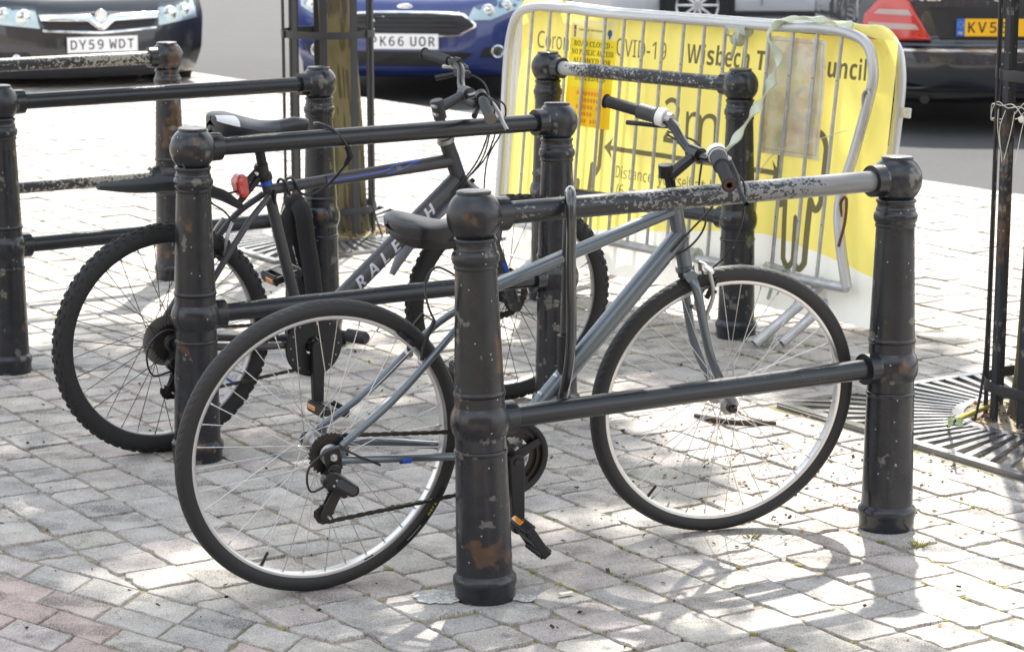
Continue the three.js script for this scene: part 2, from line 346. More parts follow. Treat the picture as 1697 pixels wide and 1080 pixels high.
{
  const blocks = [];
  const CW = 0.143;
  for (let i = -75; i < 95; i++) {
    let a = -13 + rnd(0.2);
    const w0 = i * CW + Math.sin(i * 1.7) * 0.006, w1 = (i + 1) * CW + Math.sin((i + 1) * 1.7) * 0.006;
    while (a < 13) {
      const L = pick([0.11, 0.145, 0.145, 0.18, 0.21, 0.215]), b = a + L, j = () => rnd(-0.006, 0.006);
      const c = [0.2, -8.5], mk = (s, t) => [c[0] + U2[0] * (s + j()) + V2[0] * (t + j() * 0.7), c[1] + U2[1] * (s + j()) + V2[1] * (t + j() * 0.7)];
      let q = [mk(a, w0), mk(b, w0), mk(b, w1), mk(a, w1)];
      a = b;
      const mx = (q[0][0] + q[2][0]) / 2, mz = (q[0][1] + q[2][1]) / 2;
      if (mz > -3.6 || Math.abs(mx) > 1.2 + Math.abs(mz) * 0.32 || mz < -21) continue;
      if (borderSide(mx, mz) > 0.12 || kerbSide(mx, mz) > -0.1) continue;
      if (inGrate(mx, mz, -0.02)) continue;
      const d0 = Math.max(...q.map((p) => borderSide(...p))), d1 = Math.max(...q.map((p) => kerbSide(...p)));
      if (d0 > 0) q = clip(q, borderSide);
      if (d1 > -0.17) q = clip(q, (x, z) => kerbSide(x, z) + 0.17);
      for (const t of treeSpots) if (Math.hypot(mx - t.x, mz - t.z) < 1.2) {
        const A = (mx - t.x) * U2[0] + (mz - t.z) * U2[1], Bq = (mx - t.x) * V2[0] + (mz - t.z) * V2[1];
        const ax = Math.abs(A) > Math.abs(Bq) ? U2 : V2, s = Math.sign(Math.abs(A) > Math.abs(Bq) ? A : Bq);
        q = clip(q, (x, z) => GR + 0.006 - s * ((x - t.x) * ax[0] + (z - t.z) * ax[1]));
      }
      if (q.length > 2) blocks.push([q, tintsGrey, 0.07]);
    }
  }
  // the border along the edge of the field: one grey course, then reddish ones
  let off = 0;
  for (let r = 0; r < 9; r++) {
    const w = r === 0 ? 0.115 : rnd(0.098, 0.108); let a = -3 + rnd(0.2);
    while (a < 5) {
      const b = a + (r === 0 ? rnd(0.15, 0.22) : rnd(0.19, 0.215)), sk = 0.05, mk = (s, t) => [B0.x + bd[0] * (s + sk * t * 8 + rnd(-0.003, 0.003)) + bn[0] * t, B0.z + bd[1] * (s + sk * t * 8) + bn[1] * (t + rnd(-0.002, 0.002))];
      blocks.push([[mk(a, off), mk(b, off), mk(b, off + w), mk(a, off + w)], r === 0 ? tintsGrey : rnd() < 0.72 ? tintsRed : tintsGrey, 0.03]);
      a = b;
    }
    off += w;
  }
  const built = [];
  for (const [q, tints, worn] of blocks) {
    const z = q.reduce((s, p) => s + p[1], 0) / q.length, g = paverGeo(q, z > -9, worn);
    if (!g) continue;
    const [x, y, d] = toPx(V(g.userData.cx, 0, g.userData.cz));
    const pale = Math.hypot(x - 1545, (y - 1037)) < 22;
    built.push({ g, d, seen: x > -40 && x < PW + 40 && y > 0 && y < PH + 25, ti: pale ? allTints.length - 1 : allTints.indexOf(pick(tints)) });
  }
  built.sort((a, b) => (b.seen - a.seen) || a.d - b.d);
  const rest = [];
  built.forEach((b, i) => {
    if (i < 300 && b.seen) { P('paver', b.g, paverMats[b.ti], pavement); return; }
    const c = allTints[b.ti], n = b.g.attributes.position.count, a = new Float32Array(n * 3);
    for (let k = 0; k < n; k++) a.set(c, 3 * k);
    b.g.setAttribute('color', new THREE.BufferAttribute(a, 3)); b.g.userData = {};
    rest.push(b.g);
  });
  tag(P('distant_pavers', mergeGeometries(rest), paverFar, pavement), null, null, null, 'stuff');
  // kerb stones
  for (let k = -14; k < 18; k++) {
    const c = [K1.x + kd[0] * (k * 0.92 + 0.4) - kn[0] * 0.085, K1.z + kd[1] * (k * 0.92 + 0.4) - kn[1] * 0.085];
    const g = box(0.908, 0.24, 0.16, 0.018); g.rotateY(-Math.atan2(kd[1], kd[0])); g.translate(c[0], -0.118, c[1]);
    P('kerb_stone', planarUV(g, 2), paverMats[5], pavement);
  }
}

// ---------------------------------------------------------------- cycle stands
const ballPts = (c, r, a0, a1, n = 12) => Array.from({ length: n + 1 }, (_, i) => { const a = (a0 + (a1 - a0) * i / n) * RAD; return [r * Math.cos(a), c + r * Math.sin(a)]; });
const postShape = {
  post: lathe([[0.0655, 0.06], [0.060, 0.345], [0.0595, 0.352]].concat([[0.0575, 0.49], [0.0475, 0.786]]), 36),
  base: lathe([[0.069, -0.02], [0.0705, 0.028], [0.0735, 0.038], [0.0745, 0.046], [0.073, 0.055], [0.068, 0.06], [0.0655, 0.064]], 36),
  middle: lathe([[0.058, 0.344], [0.0622, 0.347], [0.0628, 0.353], [0.060, 0.358]].concat(ballPts(0.42, 0.0685, -58, 58, 14), [[0.0595, 0.482], [0.0605, 0.487], [0.059, 0.492], [0.0565, 0.494]]), 40),
  collar: lathe([[0.047, 0.772], [0.0505, 0.775], [0.0508, 0.781], [0.0485, 0.784], [0.0525, 0.788], [0.0552, 0.796], [0.0548, 0.806], [0.0515, 0.812], [0.0485, 0.814], [0.050, 0.817], [0.049, 0.822], [0.0468, 0.824], [0.0465, 0.834], [0.0500, 0.837], [0.0503, 0.842], [0.047, 0.845], [0.044, 0.846]], 36),
  head: lathe(ballPts(0.893, 0.0635, -54, 50, 16).concat([[0.0385, 0.942], [0.0398, 0.945], [0.0395, 0.949], [0.037, 0.951], [0, 0.9515]]), 40),
};
function railGeo(a, b, r) { const g = cyl(a, b, r, r, 22, true), uv = g.attributes.uv, L = a.distanceTo(b); for (let i = 0; i < uv.count; i++) uv.setXY(i, uv.getY(i) / L, uv.getX(i) / (2 * Math.PI * r)); return g; }
function stand(label, ends, railMatTop, ironA, railMatLow = mat.railDark, ironB = mat.iron) {
  const o = thing('cycle_stand', V(ends[0].x, 0, ends[0].z), label, 'bike stand', 'black iron post and rail cycle stands');
  const tips = [];
  ends.forEach((e, i) => {
    const p = sub('post', o), m = i ? ironB : ironA;
    p.position.set(e.x - ends[0].x, 0, e.z - ends[0].z);
    p.rotation.set(Math.atan2(e.lz || 0, 0.95), rnd(6), -Math.atan2(e.lx || 0, 0.95), 'ZXY');
    P('shaft', postShape.post, m, p); P('base_ring', postShape.base, m, p); P('middle_ball', postShape.middle, m, p); P('collar', postShape.collar, m, p); P('ball_head', postShape.head, m, p);
    tips.push((h) => V(e.x - ends[0].x + (e.lx || 0) * h / 0.95, h, e.z - ends[0].z + (e.lz || 0) * h / 0.95));
  });
  for (const [h, r, br, m] of [[0.893, 0.0262, 0.0635, railMatTop], [0.42, 0.0258, 0.0685, railMatLow]]) {
    const a = tips[0](h), b = tips[1](h), d = b.clone().sub(a).normalize(), A = a.clone().addScaledVector(d, br * 0.8), B = b.clone().addScaledVector(d, -br * 0.8);
    P('rail', railGeo(A, B, r), m, o);
    for (const [c, s] of [[a, 1], [b, -1]]) { const q = c.clone().addScaledVector(d, s * br * 0.72), e = c.clone().addScaledVector(d, s * (br + 0.018)); P('rail_socket', [cyl(q, e, 0.0405, 0.0395, 24)], s > 0 ? ironA : ironB, o); }
  }
  return o;
}
const ST = {
  A: { x: -0.062, z: -5.363, lx: -0.024 }, B: { x: 0.957, z: -5.95, lx: 0.004, lz: -0.03 }, C: { x: -0.893, z: -6.65, lx: 0.014, lz: 0.04 }, E: { x: 0.136, z: -7.24 , lz: -0.05 },
  I: { x: -1.665, z: -7.82 }, G: { x: -0.681, z: -8.5 }, H: { x: -1.37, z: -9.6 }, H2: { x: -2.36, z: -8.95 }, D: { x: 0.136, z: -9.15 }, F: { x: 0.797, z: -8.42 },
};
stand('black cycle stand with rusty front post, chipped top rail, holding the teal grey bicycle', [ST.A, ST.B], mat.railWorn, mat.ironRusty);
stand('black cycle stand carrying the matt black mountain bike, its top rail smooth and unchipped', [ST.C, ST.E], mat.railDark, mat.ironWorn);
stand('black cycle stand with smooth rails next to the caged mossy tree trunk', [ST.I, ST.G], mat.railDark, mat.iron);
stand('cycle stand whose top rail is worn to pale bare metal', [ST.H2, ST.H], mat.railPale, mat.iron, mat.railPale, mat.ironRusty);
stand('black cycle stand with flecked top rail directly in front of the yellow banner', [ST.D, ST.F], mat.railLeft, mat.iron);

// ---------------------------------------------------------------- unseen brick terrace added behind the camera for posts and cars to reflect
{
  const brick = M({ color: lin(0.17, 0.105, 0.08), roughness: 0.95, map: stoneMap }), slate = M({ color: lin(0.06, 0.06, 0.07), roughness: 0.8 });
  [[-18, 12, 7.4, 'unseen brick terraced house with slate roof added behind the camera for reflections, end with two doors'], [-6, 12, 6.8, 'unseen middle brick terraced house added behind the camera for reflections, lower roof'], [6, 12, 7.8, 'unseen tallest brick terraced house with slate roof added behind the camera for reflections']].forEach(([x, w, h, label]) => {
    const o = thing('added_reflection_house', V(x + w / 2, roadY, 11), label, 'house', 'unseen terraced houses added for reflections');
    P('wall', planarUV(at(box(w - 0.02, h, 6), 0, h / 2, 3), 1), brick, o);
    const r = new THREE.Shape(); r.moveTo(-0.3, h); r.lineTo(3, h + 2.2); r.lineTo(6.3, h); r.closePath(); P('roof', new THREE.ExtrudeGeometry(r, { depth: w - 0.04, bevelEnabled: false }).rotateY(-Math.PI / 2).translate((w - 0.04) / 2, 0.002, 0), slate, o);
    for (let f = 0; f < 2; f++) for (let k = 0; k < 4; k++) { const win = sub('window', o), cx = -w / 2 + 1.6 + k * (w - 3.2) / 3, cy = 1.6 + f * 3.1; P('frame', [at(box(1.3, 0.08, 0.1), cx, cy + 0.85, -0.02), at(box(1.3, 0.08, 0.1), cx, cy - 0.85, -0.02), at(box(0.08, 1.6, 0.1), cx - 0.61, cy, -0.02), at(box(0.08, 1.6, 0.1), cx + 0.61, cy, -0.02)], mat.white, win); P('pane', at(box(1.14, 1.62, 0.02), cx, cy, -0.012), mat.darkGlass, win); }
    P('door', at(box(0.9, 2.0, 0.06), 0, 1.05, -0.032), mat.black, o);
  });
}

// ---------------------------------------------------------------- street trees, guards, grates
seed = 77123;
function loft(pts, radii, seg = 12, wob = 0.06) {
  const curve = new THREE.CatmullRomCurve3(pts), N = pts.length * 6, pos = [], uv = [], idx = [], fr = curve.computeFrenetFrames(N);
  for (let i = 0; i <= N; i++) {
    const t = i / N, c = curve.getPointAt(t), f = t * (radii.length - 1), k = Math.min(radii.length - 2, Math.floor(f)), r = radii[k] + (radii[k + 1] - radii[k]) * (f - k);
    for (let j = 0; j <= seg; j++) {
      const a = j / seg * 2 * Math.PI, q = r * (1 + wob * Math.sin(a * 3 + t * 5) + wob * 0.6 * Math.sin(a * 5 - t * 11));
      const p = c.clone().addScaledVector(fr.normals[i], Math.cos(a) * q).addScaledVector(fr.binormals[i], Math.sin(a) * q);
      pos.push(p.x, p.y, p.z); uv.push(j / seg * 0.5, t * curve.getLength() * 0.6);
    }
  }
  for (let i = 0; i < N; i++) for (let j = 0; j < seg; j++) { const a = i * (seg + 1) + j, b = a + seg + 1; idx.push(a, a + 1, b, b, a + 1, b + 1); }
  const g = new THREE.BufferGeometry(); g.setAttribute('position', new THREE.Float32BufferAttribute(pos, 3)); g.setAttribute('uv', new THREE.Float32BufferAttribute(uv, 2)); g.setIndex(idx); g.computeVertexNormals(); return g;
}
const leafGeo = (() => { const g = new THREE.BufferGeometry(); const l = 0.11, w = 0.036; g.setAttribute('position', new THREE.Float32BufferAttribute([0, 0, 0, -w, 0.012, l * 0.45, 0, -0.008, l * 0.5, w, 0.012, l * 0.45, 0, -0.02, l], 3)); g.setIndex([0, 1, 2, 0, 2, 3, 1, 4, 2, 2, 4, 3]); g.computeVertexNormals(); return g; })();
function crownLeaves(parent, centre, rad, clumps, per, size, dens) {
  const im = new THREE.InstancedMesh(leafGeo, mat.leaf, clumps * per), q = new THREE.Quaternion(), e = new THREE.Euler(), m = new THREE.Matrix4(), c = new THREE.Color();
  let k = 0;
  for (let i = 0; i < clumps; i++) {
    let d; do d = V(rnd(-1, 1), rnd(-1, 1), rnd(-1, 1)); while (d.length() > 1 || d.length() < dens);
    const cc = centre.clone().add(V(d.x * rad.x, d.y * rad.y, d.z * rad.z)), cr = rnd(0.12, 0.34);
    for (let j = 0; j < per; j++) {
      const o = V(rnd(-1, 1), rnd(-0.7, 0.7), rnd(-1, 1)).normalize().multiplyScalar(cr * Math.cbrt(rnd()));
      e.set(rnd(-0.9, 0.9), rnd(6.28), rnd(-0.9, 0.9)); q.setFromEuler(e); const s = size * rnd(0.7, 1.3);
      m.compose(cc.clone().add(o), q, V(s, s, s)); im.setMatrixAt(k, m); im.setColorAt(k, c.setRGB(rnd(0.7, 1.3), rnd(0.8, 1.2), rnd(0.6, 1.2))); k++;
    }
  }
  im.name = 'crown'; im.castShadow = im.receiveShadow = true; tag(im, null, null, null, 'stuff'); parent.add(im);
  return im;
}
function tree(label, base, lean, r0, crowns) {
  const o = thing('street_tree', base, label, 'tree', 'street trees in iron guards');
  const top = V(lean.x, 3.1, lean.z), kn = (y) => V(lean.x * y / 3.1 + rnd(-0.012, 0.012), y, lean.z * y / 3.1);
  P('trunk', loft([V(0, -0.05, 0), kn(0.12), kn(0.35), kn(0.7), kn(1.1), kn(1.6), kn(2.3), top], [r0 * 1.4, r0 * 1.1, r0 * 1.02, r0, r0 * 0.98, r0 * 0.97, r0 * 0.9, r0 * 0.85, r0 * 0.8], 30, 0.05), mat.bark, o);
  for (const [c, r, n] of crowns) {
    const C = c.clone().sub(base);
    for (let i = 0; i < (n > 60 ? 6 : 1); i++) {
      const a = i / 6 * 6.28 + rnd(0.5), e = C.clone().add(V(Math.cos(a) * r.x * 0.6, rnd(-0.3, 0.7) * r.y, Math.sin(a) * r.z * 0.6));
      P('limb', loft([top.clone().add(V(0, -0.25, 0)), top.clone().lerp(e, 0.4).add(V(0, 0.25, 0)), e], [r0 * 0.5, r0 * 0.32, 0.012], 8, 0.05), mat.bark, o);
    }
    crownLeaves(o, C, r, n, 46, 1.25, 0);
  }
  return o;
}
tree('mossy tree trunk inside black guard beside the blue car', treeSpots[0].clone().add(V(0.075, 0, -0.02)), V(-0.12, 0, 0), 0.079, [[V(-0.95, 5.6, -10.6), V(1.85, 1.5, 1.95), 225], [V(1.1, 4.2, -11.2), V(0.9, 0.55, 0.7), 26]]);
tree('tree in black guard with white string tied round it', treeSpots[1], V(0.05, 0, 0.02), 0.11, [[V(2.4, 5.2, -6.7), V(1.7, 1.5, 1.5), 80], [V(0.7, 4.5, -7.95), V(0.8, 0.45, 0.4), 18]]);

function guard(label, base, r, turn, rings, rustMat, H = 1.95, flare = 0.05, N = 9) {
  const o = thing('tree_guard', base, label, 'tree guard', 'black iron tree guards');
  for (let i = 0; i < N; i++) {
    const a = turn + i / N * 2 * Math.PI, g = box(0.012, H, 0.032, 0.002); g.translate(0, H / 2 - 0.02, 0); const m = P('upright_bar', planarUV(g), rustMat, o);
    m.position.set(Math.cos(a) * r, 0, Math.sin(a) * r); m.rotation.y = -a;
  }
  for (let i = 0; i < 3; i++) {
    const a = turn + 0.35 + i / 3 * 2 * Math.PI, c = Math.cos(a), s = Math.sin(a), R = r + 0.018;
    P('thin_rod', tube([V(c * (R + flare * 1.4), 0.0, s * (R + flare * 1.4)), V(c * (R + flare * 0.3), 0.13, s * (R + flare * 0.3)), V(c * R, 0.3, s * R), V(c * R, H, s * R)], 0.0045, 24, 6), mat.cage, o);
  }
  for (const h of rings) P('hoop', lathe([[r + 0.005, h - 0.016], [r + 0.009, h - 0.016], [r + 0.009, h + 0.016], [r + 0.005, h + 0.016], [r + 0.005, h - 0.016]], 40), mat.cage, o);
  return o;
}
guard('black tree guard round the mossy trunk', treeSpots[0], 0.2, 0.2, [0.12, 0.9, 1.7], mat.cage);
guard('black tree guard with rust spots, tied with white string', treeSpots[1], 0.205, 0.55, [0.11, 1.05, 1.75], mat.cageRust, 1.95, 0.02, 11);
function grate(label, base) {
  const o = thing('tree_grate', base.clone(), label, 'tree grate', 'square iron tree grates');
  o.rotation.y = -UA;
  const S = GR - 0.004, f = 0.035, ri = 0.285, T = 0.024;
  const ext = (sh) => planarUV(new THREE.ExtrudeGeometry(sh, { depth: T, bevelEnabled: false, curveSegments: 32 }).rotateX(-Math.PI / 2).translate(0, -T + 0.011, 0));
  for (let k = 0; k < 4; k++) { const sh = new THREE.Shape(); [[-S, S - f], [S, S - f], [S, S], [-S, S]].forEach(([x, y], i) => { const xx = Math.sign(x) * (y < S ? S - f : S); sh[i ? 'lineTo' : 'moveTo'](xx, y); }); sh.closePath(); const m = P('frame_side', ext(sh), mat.grate, o); m.rotation.y = k * Math.PI / 2; }
  { const sh = new THREE.Shape(); sh.absarc(0, 0, ri + 0.02, 0, 2 * Math.PI); const h = new THREE.Path(); h.absarc(0, 0, ri - 0.015, 0, 2 * Math.PI, true); sh.holes.push(h); P('centre_ring', ext(sh), mat.grate, o); }
  const N = 60;
  for (let i = 0; i < N; i++) {
    const a = (i + 0.5) / N * 2 * Math.PI, da = Math.PI / N * 0.5, R = (S - f * 0.85) / Math.max(Math.abs(Math.cos(a)), Math.abs(Math.sin(a))), sh = new THREE.Shape();
    const w1 = Math.sin(da) * ri * 1.05, w2 = Math.sin(da) * R * 0.85, c = Math.cos(a), s = Math.sin(a), r0 = ri + 0.012;
    sh.moveTo(c * r0 - s * w1, s * r0 + c * w1); sh.lineTo(c * r0 + s * w1, s * r0 - c * w1); sh.lineTo(c * R + s * w2, s * R - c * w2); sh.lineTo(c * R - s * w2, s * R + c * w2); sh.closePath();
    P('grate_bar', ext(sh).translate(0, -0.0005 * (i % 3), 0), mat.grate, o);
  }
  const soil = new THREE.CircleGeometry(ri - 0.012, 30, 0, 2 * Math.PI).rotateX(-Math.PI / 2), p = soil.attributes.position;
  for (let i = 0; i < p.count; i++) { const d = Math.hypot(p.getX(i), p.getZ(i)) / ri; p.setY(i, 0.022 - d * 0.018); }
  soil.computeVertexNormals(); P('soil', planarUV(soil), mat.soil, o);
  return o;
}
grate('iron tree grate round the mossy trunk', treeSpots[0]);
grate('iron tree grate with radiating bars below the string-tied guard', treeSpots[1]);
{ // wood chips and dry scraps on the soil and in the gaps of the grates
  for (const [n, t] of treeSpots.entries()) {
    const g = new THREE.BoxGeometry(0.018, 0.003, 0.006), cnt = 420, im = new THREE.InstancedMesh(g, mat.dryLeaf, cnt), m = new THREE.Matrix4(), q = new THREE.Quaternion(), c = new THREE.Color();
    for (let i = 0; i < cnt; i++) { const r = i < 250 ? 0.27 * Math.sqrt(rnd()) : rnd(0.3, 0.55), a = rnd(6.28), y = i < 250 ? 0.026 - r / 0.285 * 0.018 : -0.008; m.compose(V(t.x + Math.cos(a) * r, y + rnd(0.004), t.z + Math.sin(a) * r), q.setFromEuler(new THREE.Euler(rnd(-0.4, 0.4), rnd(6.28), rnd(-0.4, 0.4))), V(rnd(0.5, 1.6), 1, rnd(0.5, 1.5))); im.setMatrixAt(i, m); const k = rnd(0.3, 1.4); im.setColorAt(i, c.setRGB(k, k * rnd(0.8, 1), k * rnd(0.7, 1))); }
    im.name = nm('wood_chips'); scene.add(im); tag(im, n ? 'dry wood chips inside the string-tied guard' : 'dry wood chips round the mossy trunk', 'wood chips', null, 'stuff');
  }
}
{ // white string wound round the right guard
  const t = treeSpots[1], pts = []; for (let i = 0; i <= 40; i++) { const a = 2.2 + i / 40 * 9.5; pts.push(V(Math.cos(a) * 0.222, 0.93 + 0.04 * Math.sin(i * 0.7) + 0.012 * Math.sin(i * 2.3), Math.sin(a) * 0.222)); }
  const o = thing('string', t.clone(), 'white string knotted round the rust-spotted tree guard', 'string');
  P('winding', tube(pts, 0.0013, 160, 5), mat.string, o);
  for (let i = 0; i < 4; i++) { const a = 2.35 + i * 0.18, x = Math.cos(a) * 0.224, z = Math.sin(a) * 0.224; P('loose_end', tube([V(x, 0.95, z), V(x + rnd(-0.02, 0.01), 0.9, z + 0.012), V(x + rnd(-0.03, 0.02), rnd(0.8, 0.86), z + 0.006)], 0.0011, 12, 5), mat.string, o); }
  P('knot', [at(new THREE.IcosahedronGeometry(0.011, 1), Math.cos(2.4) * 0.226, 0.93, Math.sin(2.4) * 0.226)], mat.string, o);
}

// ---------------------------------------------------------------- bicycles
const B = (x, y, z = 0) => V(x, y, z);
const treadBump = tex(512, 128, (u, v) => { // v across the tyre; herringbone sipes on the crown
  const c = Math.abs(v - 0.5) * 2, s = ((u * 96 + c * 2.2) % 1 + 1) % 1; return c < 0.42 ? (s < 0.18 ? 0 : Math.abs(c - 0.12) < 0.02 ? 0.1 : 1) : c < 0.45 ? 0.4 : 0.9; }, false);
const tyreSlick = M({ color: lin(0.019, 0.019, 0.02), roughness: 0.62, bumpMap: treadBump, bumpScale: 0.0016 });
const tyreKnob = M({ color: lin(0.017, 0.017, 0.018), roughness: 0.8 });
function tyreGeo(R, w, seg = 120) {
  const r = w / 2, n = 22, pts = []; for (let i = 0; i <= n; i++) { const a = (-140 + 280 * i / n) * RAD; pts.push(new THREE.Vector2(R - r + r * Math.cos(a) * (Math.abs(a) > 1.57 ? 1.15 : 1), r * Math.sin(a))); }
  const g = new THREE.LatheGeometry(pts, seg).rotateX(Math.PI / 2);
  return g;
}
function knobs(R, w) {
  const out = [], N = 74;
  for (let i = 0; i < N; i++) {
    const a = i / N * 2 * Math.PI;
    for (const [lat, l, ww, h, off] of i % 2 ? [[0.0, 0.013, 0.011, 0.004, 0], [0.62, 0.012, 0.011, 0.004, 0.3], [-0.62, 0.012, 0.011, 0.004, 0.3], [1.15, 0.014, 0.008, 0.0032, 0], [-1.15, 0.014, 0.008, 0.0032, 0]] : [[0.32, 0.013, 0.01, 0.004, 0], [-0.32, 0.013, 0.01, 0.004, 0], [0.88, 0.011, 0.01, 0.004, 0.2], [-0.88, 0.011, 0.01, 0.004, 0.2]]) {
      const r = w / 2, g = new THREE.BoxGeometry(h * 1.6, l, ww); g.translate(r + h * 0.1, 0, 0); g.rotateY(-lat); g.translate(R - r - 0.004, 0, 0); g.rotateZ(a + off / N * 6.28); out.push(g);
    }
  }
  return out;
}
function makeWheel(name, parent, o) {
  const g = sub(name, parent), { R, w, rimH, hubW, flange, spokes } = o, ri = R - w * 0.86;
  if (o.knob) P('tyre', [tyreGeo(R - 0.0035, w + 0.002), ...knobs(R, w)], tyreKnob, g); else P('tyre', tyreGeo(R, w), tyreSlick, g);
  const rw = o.rimW / 2;
  P('rim', latheZ([[ri + 0.004, rw], [ri - 0.004, rw], [ri - 0.0055, rw - 0.0012], [ri - 0.012, rw - 0.0005], [ri - rimH, rw * 0.62], [ri - rimH - 0.002, 0], [ri - rimH, -rw * 0.62], [ri - 0.012, -rw + 0.0005], [ri - 0.0055, -rw + 0.0012], [ri - 0.004, -rw], [ri + 0.004, -rw]], 120), o.rimMat, g);
  const hb = [[0.006, -hubW / 2 - 0.012], [0.008, -hubW / 2 - 0.012], [0.008, -hubW / 2], [0.013, -hubW / 2], [flange, -hubW / 2 + 0.009], [flange, -hubW / 2 + 0.0115], [0.013, -hubW / 2 + 0.016], [0.012, hubW / 2 - 0.016], [flange, hubW / 2 - 0.0115], [flange, hubW / 2 - 0.009], [0.013, hubW / 2], [0.008, hubW / 2], [0.008, hubW / 2 + 0.012], [0.006, hubW / 2 + 0.012]];
  P('hub', latheZ(hb, 24), o.hubMat, g);
  for (let i = 0; i < spokes; i++) {
    const side = i % 2 ? 1 : -1, k = Math.floor(i / 2), a = i / spokes * 2 * Math.PI + o.turn, cr = (k % 2 ? 1 : -1) * 1.15, f = flange - 0.003, z = side * (hubW / 2 - 0.01);
    const s = cyl(V(Math.cos(a + cr) * f, Math.sin(a + cr) * f, z), V(Math.cos(a) * (ri - rimH + 0.002), Math.sin(a) * (ri - rimH + 0.002), side * 0.003), 0.00115, 0.00115, 5, true);
    P('spoke', s, o.spokeMat, g);
  }
  const rn = ri - rimH, nips = []; for (let i = 0; i < spokes; i++) { const a = i / spokes * 2 * Math.PI + o.turn; nips.push(cyl(V(Math.cos(a) * (rn - 0.012), Math.sin(a) * (rn - 0.012), (i % 2 ? 1 : -1) * 0.0035), V(Math.cos(a) * (rn + 0.002), Math.sin(a) * (rn + 0.002), 0), 0.002, 0.0022, 6)); }
  tag(P('spoke_nipples', nips, mat.alloyDull, g), null, null, null, 'stuff');
  const va = o.valve; P('valve', cyl(V(Math.cos(va) * (rn - 0.035), Math.sin(va) * (rn - 0.035), 0), V(Math.cos(va) * rn, Math.sin(va) * rn, 0), 0.0035, 0.004, 8), o.valveMat || mat.black, g);
  return g;
}
function chainGeo(path) { // links along a polyline
  const c = new THREE.CurvePath(); for (let i = 0; i + 1 < path.length; i++) c.add(new THREE.LineCurve3(path[i], path[i + 1]));
  const L = c.getLength(), n = Math.round(L / 0.0127), out = [];
  for (let i = 0; i < n; i++) {
    const a = c.getPointAt(i / n), b = c.getPointAt(Math.min(1, (i + 1) / n)), d = b.clone().sub(a), m = a.clone().add(b).multiplyScalar(0.5);
    for (const s of [-1, 1]) { const g = box(0.0165, i % 2 ? 0.0085 : 0.0072, 0.001); g.rotateZ(Math.atan2(d.y, d.x)); g.translate(m.x, m.y, m.z + s * (i % 2 ? 0.0034 : 0.0022)); out.push(g); }
    out.push(cyl(V(a.x, a.y, a.z - 0.0042), V(a.x, a.y, a.z + 0.0042), 0.0034, 0.0034, 6));
  }
  return out;
}
function arcPts(cx, cy, r, a0, a1, z, n = 14) { return Array.from({ length: n + 1 }, (_, i) => { const a = (a0 + (a1 - a0) * i / n) * RAD; return V(cx + r * Math.cos(a), cy + r * Math.sin(a), z); }); }
function pedal(name, parent, x, y, z0, side, roll, yaw = 0) {
  const g = sub(name, parent); g.position.set(x, y, z0); g.rotation.set(0, yaw, roll);
  const w = 0.092, s = side;
  P('axle', cyl(V(0, 0, -s * 0.012), V(0, 0, s * w * 0.95), 0.007, 0.006, 10), mat.steelDark, g);
  const teeth = []; for (let i = 0; i < 7; i++) for (const q of [-1, 1]) for (const f of [-1, 1]) teeth.push(at(box(0.007, 0.005, 0.007), q * 0.04, f * 0.0135, s * (0.012 + i * 0.0125)));
  P('cage', [at(box(0.012, 0.024, w, 0.003), 0.041, 0, s * (w / 2 + 0.004)), at(box(0.012, 0.024, w, 0.003), -0.041, 0, s * (w / 2 + 0.004)), at(box(0.09, 0.022, 0.01, 0.003), 0, 0, s * 0.008), at(box(0.09, 0.022, 0.01, 0.003), 0, 0, s * (w)), at(box(0.026, 0.02, w), 0, 0, s * (w / 2 + 0.004)), ...teeth], mat.black, g);
  for (const q of [-1, 1]) P('reflector', at(box(0.004, 0.013, 0.045, 0.0015), q * 0.0485, 0, s * 0.035), mat.orange, g);
  return g;
}
function saddleGeo(L, wR, wN, h, drop, flat = 0, sel = null) { // x from 0 (rear) to L (nose)
  const nx = 26, na = 20, pos = [], idx = [], uv = [];
  for (let i = 0; i <= nx; i++) {
    const t = 0.5 - 0.5 * Math.cos(Math.PI * i / nx), endR = Math.sqrt(Math.max(0, 1 - Math.pow(Math.max(0, (0.2 - t) / 0.2), 2))), endN = Math.sqrt(Math.max(0, 1 - Math.pow(Math.max(0, (t - 0.94) / 0.06), 2)));
    const e = 0.03 + 0.97 * Math.min(endR, endN), hw = (wN + (wR - wN) * (1 - sstep(0.12, 0.62, t))) * e, top = 0.014 * Math.cos((t - 0.04) * 5.6) * (1 - flat) - (t > 0.85 ? (t - 0.85) * 0.12 : 0);
    for (let j = 0; j <= na; j++) {
      const a = -1 + 2 * j / na, k = Math.abs(a), side = Math.sin(Math.min(1, k * 1.25) * Math.PI / 2);
      const y = top - drop * Math.pow(k, 2.6) * (0.2 + 0.8 * e) - (k > 0.8 ? (k - 0.8) * h * e : 0) - (1 - Math.min(endR, 1)) * 0.012;
      pos.push(t * L, y, Math.sign(a) * hw * side * (k > 0.8 ? 1 - (k - 0.8) * 0.5 : 1)); uv.push(t * L, a * hw);
    }
  }
  for (let i = 0; i < nx; i++) for (let j = 0; j < na; j++) { const a = i * (na + 1) + j, b = a + na + 1; if (!sel || sel(0.5 - 0.5 * Math.cos(Math.PI * i / nx), -1 + 2 * j / na)) idx.push(a, a + 1, b, b, a + 1, b + 1); }
  const g = new THREE.BufferGeometry(); g.setAttribute('position', new THREE.Float32BufferAttribute(pos, 3)); g.setAttribute('uv', new THREE.Float32BufferAttribute(uv, 2)); g.setIndex(idx); g.computeVertexNormals(); return g;
}
